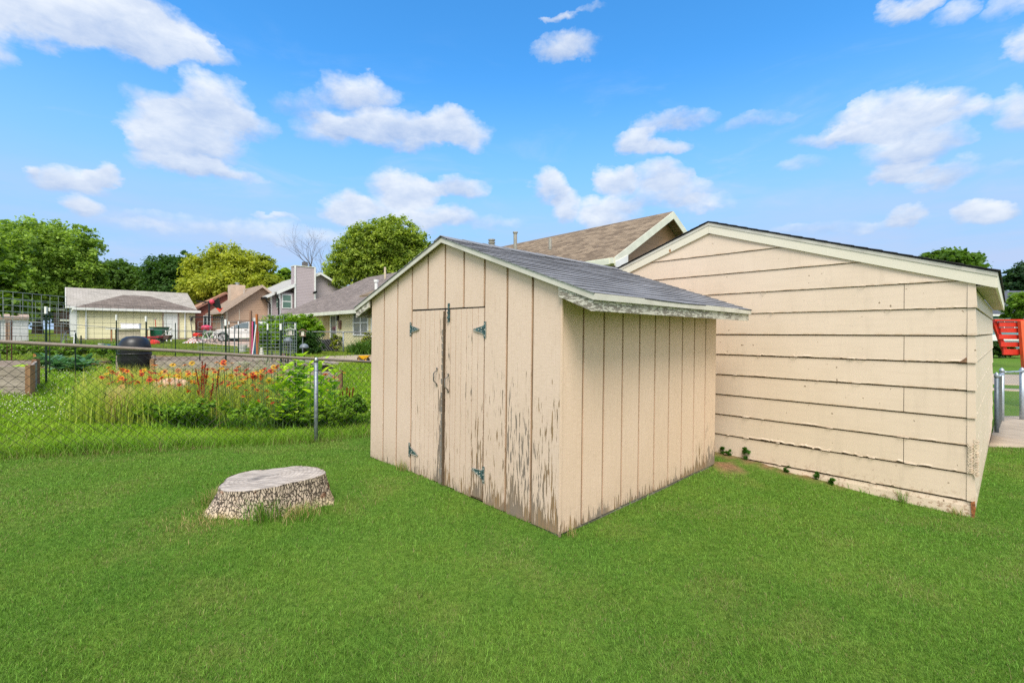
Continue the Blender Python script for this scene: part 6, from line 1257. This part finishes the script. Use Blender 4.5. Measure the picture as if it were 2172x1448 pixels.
# ------------------------------------------------------------------ vegetable and flower garden
def leafy(name, label, px, pyb, n, L, Wd, el0, el1, c1, c2, seed, Y=None, cat='plant', group=None, curve=.5, stem=0.):
    """plant of broad curved leaves springing from the base or along a stem"""
    b_ = gp(px, pyb) if Y is None else Vector((*at(px, pyb, Y).xy, 0)); O = Vector((b_.x, b_.y, g1(b_.x, b_.y))); rg = np.random.default_rng(seed)
    root = empty(name, O, rg.random()*6, label, cat, group)
    V, Fq, Cc = [], [], []
    for k in range(n):
        a = k*2.4+rg.normal()*.3; e = el0+(el1-el0)*rg.random(); l = L*(.6+.55*rg.random()); w_ = Wd*(.7+.5*rg.random()); base = Vector((0, 0, 0)) if not stem else Vector((rg.normal()*.01, rg.normal()*.01, stem*(.12+.88*(k+1)/n)))
        dh = Vector((math.cos(a), math.sin(a), 0)); sd_ = Vector((-math.sin(a), math.cos(a), 0)); p = base.copy(); ang = e; S_ = 5; b0 = len(V); t = rg.random(); col = np.array(c1)*(1-t)+np.array(c2)*t
        for i in range(S_+1):
            f = i/S_; ww = w_*math.sin(PI*min(1, .12+f*.88))**.8*.5+.002; up_ = Vector((0, 0, 1))*ww*.25
            V += [tuple(p-sd_*ww+up_), tuple(p), tuple(p+sd_*ww+up_)]; Cc += [col*.9, col*1.25, col]
            p = p+(dh*math.cos(ang)+Vector((0, 0, math.sin(ang))))*l/S_; ang -= curve/S_*2
        for i in range(S_): q = b0+i*3; Fq += [(q, q+1, q+4, q+3), (q+1, q+2, q+5, q+4)]
    np_mesh('leaves', np.array(V), np.array(Fq).ravel(), np.full(len(Fq), 4), LEAF, root, np.clip(np.array(Cc), 0, 1))
    mb = MB(); mb.tube([(0, 0, -.03), (0, 0, stem or .05)], [.010, .006], 5); mb.build('stem', plain((.10, .17, .04), .7), root); return root
KL = [(112,778,'leftmost blue-green kale plant by the thick green post'), (128,786,'kale plant in front, between thick post and plain post'), (146,779,'kale plant just left of the plain dark post'), (166,788,'front kale plant right of the plain post'), (182,777,'rightmost kale plant beside the bare soil'), (92,776,'kale plant left of the thick green post')]
for k, (px, py, lb) in enumerate(KL): leafy('kale_plant', lb, px, py, 40, .56, .22, .5, 1.4, (.06, .17, .09), (.19, .36, .22), 100+k, cat='kale', group='kale plants in the vegetable bed')
b_ = leafy('lettuce_plant', 'pale yellow-green lettuce in the left raised bed', 44, 706, 16, .22, .20, .1, 1.1, (.35, .52, .05), (.50, .66, .09), 120, 9.9, 'lettuce'); b_.location.z += .44
for k, (px, py, lb) in enumerate([(14,738,'squash plant left of the rusty stakes'), (50,742,'squash plant below the white storage shed'), (70,734,'squash plant right of the white shed'), (132,740,'bushy vegetable plant behind the kale'), (190,742,'bushy plant in front of the white bucket'), (215,756,'potato plant above the bare soil'), (240,772,'potato plant left of the composter'), (232,752,'taller vegetable plant near the composter'), (256,782,'small plant against the composter support')]):
    leafy('vegetable_plant', lb, px, py, 46, .34, .10, .2, 1.4, (.08, .20, .03), (.26, .46, .07), 130+k, cat='vegetable plant', group='leafy plants in the vegetable garden', stem=.18)
for k, (px, py, lb) in enumerate([(345,765,'squash plant at the left end of the long bed'), (372,768,'second squash plant along the long bed'), (405,766,'third squash plant along the long bed'), (462,752,'bright squash plant behind the tall post'), (488,752,'bright squash plant right of the tall post'), (440,764,'yellowish squash plant near the long bed middle'), (520,764,'low squash plant under the coloured boards')]):
    leafy('squash_plant', lb, px, py, 40, .42, .24, .1, 1.2, (.12, .28, .03), (.36, .58, .06), 150+k, Y=14.6 if k < 3 or k > 4 else 15.5, cat='squash', group='squash plants in the vegetable garden', stem=.12)
for k, (a_, b_, y_, lb) in enumerate([(-20, 75, 738, 'lush low vegetable growth under the white storage shed'), (85, 160, 742, 'lush low vegetable growth behind the kale'), (165, 255, 738, 'lush low vegetable growth in front of the yellow garage')]):
    shrub('vegetable_patch', lb, (a_+b_)/2, 748, [(a_+(b_-a_)*q/5, y_+4*(q % 2), (b_-a_)/6, 8) for q in range(6)], 5000, .10, (.08, .20, .02), (.30, .50, .06), 500+k, 17.5, 'weeds', .6)
# flower bed behind the fence
def fb_noise(px): return 0
def stems(name, pts, n, sp, hmin, hmax, c1, c2, seed, w_=.006, lean=.35):
    rg = np.random.default_rng(seed); P = []
    for k in range(n):
        px, py = pts[rg.integers(len(pts))]; q = _gpc(px, py); P.append((q.x+rg.normal()*sp, q.y+rg.normal()*sp*.8))
    P = np.array(P); Z = gz(P[:, 0], P[:, 1])-.02; H = hmin+(hmax-hmin)*rg.random(n); a = rg.random(n)*2*PI; L = H*lean*rg.random(n); t = rg.random((n, 1))
    o = blades_mesh(name, np.column_stack([P, Z]), H, np.full(n, w_)*(.5+rg.random(n)), np.stack([np.cos(a)*L, np.sin(a)*L], 1), np.array(c1)*(1-t)+np.array(c2)*t, GRASSM, seed=seed); return tag(o, kind='stuff')
_gc = {}
def _gpc(px, py):
    if (px, py) not in _gc: _gc[(px, py)] = gp(px, py)
    return _gc[(px, py)]
bedpts = [(x, y) for x in range(225, 600, 25) for y in (868, 882, 894)]
stems('flower_bed_greenery', bedpts, 20000, .22, .15, .62, (.18, .32, .03), (.55, .62, .09), 201, .010, .5)
stems('flower_bed_greenery', [(x, y) for x in range(240, 590, 25) for y in (850, 862)], 11000, .25, .3, .78, (.30, .40, .05), (.72, .66, .15), 202, .007, .4)
stems('dry_stalks', [(245, 893), (258, 895), (268, 892), (338, 890), (345, 888), (468, 885), (475, 887), (545, 880)], 5200, .09, .15, .62, (.55, .42, .16), (.85, .70, .34), 203, .0055, .25)
stems('low_weeds', [(x, 900) for x in range(380, 780, 25)], 5000, .2, .05, .22, (.07, .18, .015), (.20, .40, .04), 204, .016, .9)
# blanket flowers: one of each colouring built, then copied
STM = plain((.12, .20, .05), .8)
def flower(name, label, cin, cout, ccen, group):
    root = empty(name, (0, 0, 0), 0, label, 'flower', group)
    mb = MB(); mb.tube([(0, 0, 0), (.03, .01, .5), (0, 0, 1.)], .0035, 4); mb.build('stem', STM, root)
    V, Fq, Cc = [], [], []; n = 11
    for k in range(n):
        a = 2*PI*k/n; d = np.array([math.cos(a), math.sin(a), 0]); s_ = np.array([-math.sin(a), math.cos(a), 0]); b0 = len(V)
        for (r_, w_, z, c) in ((.010, .005, 0, cin), (.024, .012, .004, cin), (.032, .013, .003, cout), (.040, .008, -.003, cout)): V += [tuple(d*r_-s_*w_*.5+np.array([0, 0, z])), tuple(d*r_+s_*w_*.5+np.array([0, 0, z]))]; Cc += [c, c]
        for i in range(3): q = b0+i*2; Fq.append((q, q+1, q+3, q+2))
    o = np_mesh('petals', np.array(V), np.array(Fq).ravel(), np.full(len(Fq), 4), LEAF, root, np.array(Cc))
    mb = MB(); mb.lathe([(.012, 0), (.013, .006), (.007, .012), (.001, .014)], 10); mb.build('centre', plain(ccen, .8), root, smooth=True); return root
KINDS = [flower('blanket_flower', 'red-orange daisy-like flower with yellow petal tips in the bed behind the fence', (.80, .06, .02), (.95, .42, .04), (.16, .03, .02), 'red-orange blanket flowers'),
 flower('blanket_flower', 'plain yellow daisy-like flower on a thin stem behind the fence', (.80, .42, .02), (.88, .60, .04), (.30, .15, .02), 'yellow blanket flowers'),
 flower('blanket_flower', 'deep red daisy-like flower on a thin stem behind the fence', (.55, .02, .02), (.72, .06, .03), (.12, .02, .02), 'deep red blanket flowers'),
 flower('blanket_flower', 'faded peach-orange flower head on a thin stem behind the fence', (.60, .20, .07), (.75, .42, .16), (.25, .10, .05), 'faded peach flower heads')]
rg = np.random.default_rng(77); used = [False]*4
spots = [(245,792,2),(270,787,0),(281,798,0),(236,803,0),(252,807,0),(262,812,0),(258,783,0),(300,786,0),(318,800,0),(330,791,2),(340,818,0),(312,813,0),(228,800,2),(216,800,2),(357,795,1),(383,801,2),(407,770,1),(392,774,0),(431,778,0),(440,783,0),(456,789,0),(470,781,1),(480,784,0),(501,785,2),(523,784,2),(505,778,0),(545,790,0),(565,790,2),(561,782,2),(575,790,0),(598,800,1),(490,797,1),(452,805,0),(470,812,2),(425,800,1),(441,815,1),(400,820,1),(380,812,3),(360,806,3),(349,788,3),(398,788,3),(378,786,3),(332,806,0),(290,812,0),(272,823,0),(300,826,0),(310,840,3),(335,848,0),(215,832,0),(208,845,2),(380,858,2),(385,840,0),(370,828,0),(358,816,0),(520,795,0),(535,800,0),(550,812,0),(486,815,0),(500,823,1),(515,812,1),(462,800,1),(475,805,1),(540,820,0),(560,830,1),(600,815,0),(690,794,0),(710,800,3),(694,804,0),(730,790,0),(697,825,1),(657,840,1),(425,826,0),(410,808,0),(448,828,2),(430,838,3)]
extra = []
while len(extra) < 140:
    x_ = rg.uniform(225, 600); extra.append((x_, rg.uniform(785, 868) if rg.random() < .55 else 775+25*rg.random()**.7+12*math.sin(x_*.05), int(rg.choice([0, 0, 1, 1, 3, 2]))))
for (px, py, kd) in spots+extra:
    Yf = 7.6+rg.random()*1.0 if px < 610 else 8.6; h_ = at(px, py, Yf); zb_ = g1(h_.x, h_.y)-.02
    if not used[kd]: r_ = KINDS[kd]; used[kd] = True
    else: r_ = copy_tree(KINDS[kd])
    r_.location = (h_.x, h_.y, zb_); r_.rotation_euler = (0, 0, rg.random()*6); L = h_.z-zb_; s_ = .85+.6*rg.random()
    for ch in r_.children:
        if ch.name.startswith('stem'): ch.location = (0, 0, 0); ch.scale = (1, 1, L)
        else: ch.location = (0, 0, L); ch.scale = (s_, s_, s_); ch.rotation_euler = (R(28)*rg.normal()+R(14), R(25)*rg.normal(), 0); 
    if True: r_.rotation_euler.z = rg.normal()*.5
# rusty seed stalks of dock
def dock(label, px, pyt, Yf, spikes, seed):
    t = at(px, pyt, Yf); zb_ = g1(t.x, t.y)-.02; O = Vector((t.x, t.y, zb_)); root = empty('dock_plant', O, 0, label, 'dock plant'); H = t.z-zb_; rg = np.random.default_rng(seed)
    for (dx, f0, f1, ln) in spikes:
        mb = MB(); mb.tube([(dx*.2, 0, 0 if ln == spikes[0][3] else H*.3), (dx, 0, H*f0), (dx+ln, 0, H*f1)], [.007, .006, .003], 5); st = mb.build('stalk', plain((.28, .06, .03), .8), root)
        n = int(260*(f1-f0)*2); V = []; C = []
        for k in range(n): f = rg.random(); c = Vector((dx+ln*f, 0, H*(f0+(f1-f0)*f))); d = rg.normal(size=3); d /= np.linalg.norm(d); w_ = .030*(1-f*.6); p = np.array(c)+d*w_*rg.random(); e = rg.normal(size=3); e /= np.linalg.norm(e); u = np.cross(e, d); s_ = .010; V += [tuple(p-e*s_), tuple(p+u*s_), tuple(p+e*s_), tuple(p-u*s_)]; col = np.array([.30, .035, .015])*(.6+.9*rg.random()); C += [col]*4
        np_mesh('seeds', np.array(V), np.arange(len(V)), np.full(len(V)//4, 4), LEAF, st, np.clip(np.array(C), 0, 1))
dock('tall rust-red dock seed stalk with several spikes in the flower bed', 428, 766, 7.7, [(0, .55, 1.0, .01), (-.05, .62, .88, -.05), (.05, .60, .90, .05), (-.02, .3, .55, -.05), (.03, .66, .97, .03)], 1)
dock('slimmer rust-red dock stalk right of the tall one', 459, 782, 7.7, [(0, .6, 1.0, .04), (-.10, .45, .75, .05)], 2); dock('short withered brown dock stalk near the shed', 735, 822, 8.2, [(0, .55, 1., .01), (.04, .55, .95, .02), (-.05, .5, .9, -.02), (.09, .6, 1., .03), (-.10, .55, .85, -.01)], 3)
# milkweed with big opposite oval leaves
def milkweed(label, px, pyt, Yf, n, seed, L=.17):
    t = at(px, pyt, Yf); zb_ = g1(t.x, t.y)-.02; r_ = leafy('milkweed', label, px, pyt, n+6, L, L*.58, .0, .9, (.22, .42, .04), (.62, .80, .08), seed, Yf, 'milkweed', None, .15, (t.z-zb_)*.97); r_.location = (t.x, t.y, zb_)
    for k in range(0): pass
for k, (px, py, n, lb) in enumerate([(600,772,16,'milkweed stem at the left of the clump with bright yellow-green leaves'), (615,768,18,'milkweed stem second from the left in the leafy clump'), (634,749,24,'tallest milkweed stem rising above the fence rail'), (645,775,18,'milkweed stem left of the steel fence post'), (658,762,18,'milkweed stem touching the left side of the steel post'), (681,764,18,'milkweed stem just right of the steel fence post'), (700,800,14,'short milkweed stem right of the post'), (710,776,16,'milkweed stem with spread leaves towards the shed'), (588,790,12,'low milkweed stem among the red flowers'), (626,785,16,'short milkweed in the middle of the clump'), (668,800,14,'short milkweed hidden low behind the post'), (640,805,16,'lowest milkweed, left of the post')]):
    milkweed(lb, px, py, 7.75+.12*(k % 4), n, 300+k, .21)
shrub('ground_shrub', 'dark leafy weed clump at the foot of the milkweed', 650, 905, [(620,880,24,12),(650,884,28,12),(690,878,28,14),(720,884,24,12),(600,884,18,10)], 2600, .055, (.09,.20,.015), (.32,.50,.05), 311, 7.9, 'weeds', .5)
shrub('ground_shrub', 'leafy green weeds between milkweed and shed', 750, 900, [(745,862,26,20),(770,868,22,24),(730,850,14,14),(760,842,14,12)], 2400, .05, (.11,.26,.02), (.36,.56,.06), 312, 8.0, 'weeds', .5)
shrub('ground_shrub', 'bushy light green growth at the left end of the flower bed', 230, 890, [(225,850,22,24),(238,868,20,16),(210,868,14,12)], 2200, .05, (.06,.16,.015), (.22,.38,.04), 313, 7.6, 'weeds', .5)
shrub('ground_shrub', 'dark green leaves low in the middle of the flower bed', 400, 895, [(400,870,40,16),(430,862,26,18),(360,872,30,14),(320,868,26,14),(490,872,30,16),(540,866,34,20),(290,872,22,12)], 4500, .05, (.09,.22,.015), (.34,.54,.05), 314, 7.3, 'weeds', .5)
# yarrow-like white flowers over the long bed
def yarrow(label, px, py, Yf, n, seed, w_):
    t = at(px, py, Yf); O = Vector((t.x, t.y, g1(t.x, t.y))); root = empty('white_flower_cluster', O, 0, label, 'white flowers'); rg = np.random.default_rng(seed); H = t.z-O.z; V = []; C = []; mb = MB()
    for k in range(14):
        c = np.array([rg.normal()*w_*.5, rg.normal()*w_*.2, H+rg.normal()*.035]); mb.tube([(c[0]*.3, c[1]*.3, 0), tuple(c)], .003, 3)
        for j in range(n):
            p = c+rg.normal(size=3)*np.array([.05, .05, .010]); s_ = .012; e = rg.normal(size=3)*.5; e[2] *= .3; V += [tuple(p+np.array([-s_, 0, e[2]*.01])), tuple(p+np.array([0, -s_, 0])), tuple(p+np.array([s_, 0, 0])), tuple(p+np.array([0, s_, 0]))]; C += [np.array([.72, .74, .66])*(.8+.3*rg.random())]*4
    mb.build('stem', STM, root); np_mesh('blossoms', np.array(V), np.arange(len(V)), np.full(len(V)//4, 4), LEAF, root, np.clip(np.array(C), 0, 1))
yarrow('white lacy flower cluster over the left part of the long bed', 520, 771, 9.6, 40, 1, .24); yarrow('white lacy flower cluster just left of the milkweed top', 565, 766, 9.6, 44, 2, .30); yarrow('lower white lacy flowers above the red flowers', 555, 779, 9.3, 36, 3, .28)
# pinkish flat boulder
O = gp(365, 825); O = Vector((*at(362, 706, 8.8).xy, 0)); O.z = g1(O.x, O.y); mb = MB(); s_ = 8.8/F; n = 30; lv = 8; V = []; top = at(362, 797, 8.8).z-O.z
for j in range(lv+1):
    f = j/lv
    for k in range(n): a = 2*PI*k/n; r_ = math.cos(f*PI/2)**.6; V.append((r_*52*s_*math.cos(a)*(1+.06*math.sin(3*a+1)), r_*.35*math.sin(a), top*math.sin(f*PI/2)-.05+.012*math.sin(5*a+f*9)))
mb.add(V, [(j*n+k, j*n+(k+1) % n, (j+1)*n+(k+1) % n, (j+1)*n+k) for j in range(lv) for k in range(n)]); o = mb.build('landscape_rock', plain((.60, .38, .27), .95, .25, 14), None, True); o.location = O; tag(o, 'low pinkish flat rock surrounded by orange flowers', 'rock')
# clover heads dotted over the neighbour's grass
rg = np.random.default_rng(8); V = []; n = 1500; pts = []
while len(pts) < n:
    px = rg.uniform(-100, 790); py = rg.uniform(772, 890); 
    q = _gpc(round(px/14)*14, round(py/6)*6); x = q.x+rg.normal()*.2; y = q.y+rg.normal()*.25
    w_ = 1.0 if (py < 812 and px < 260) else .45
    if beyond(x, y) > .35 and rg.random() < w_*vnoise(np.array([x]), np.array([y]), 1.3, 40)[0]*1.2: pts.append((x, y))
P = np.array(pts); Z = gz(P[:, 0], P[:, 1])+.05+.05*rg.random(len(P)); s_ = .009+.005*rg.random(len(P)); base = np.column_stack([P, Z])
oc = np.array([(1,0,0),(0,1,0),(-1,0,0),(0,-1,0),(0,0,1),(0,0,-1)]); V = (base[:, None]+oc[None]*s_[:, None, None]).reshape(-1, 3); fo = np.array([(0,1,4),(1,2,4),(2,3,4),(3,0,4),(1,0,5),(2,1,5),(3,2,5),(0,3,5)]); Fq = (np.arange(len(P))[:, None, None]*6+fo[None]).reshape(-1)
o = np_mesh('clover_heads', V, Fq, np.full(len(P)*8, 3), plain((.62, .62, .46), .8, .2, 40)); tag(o, kind='stuff')
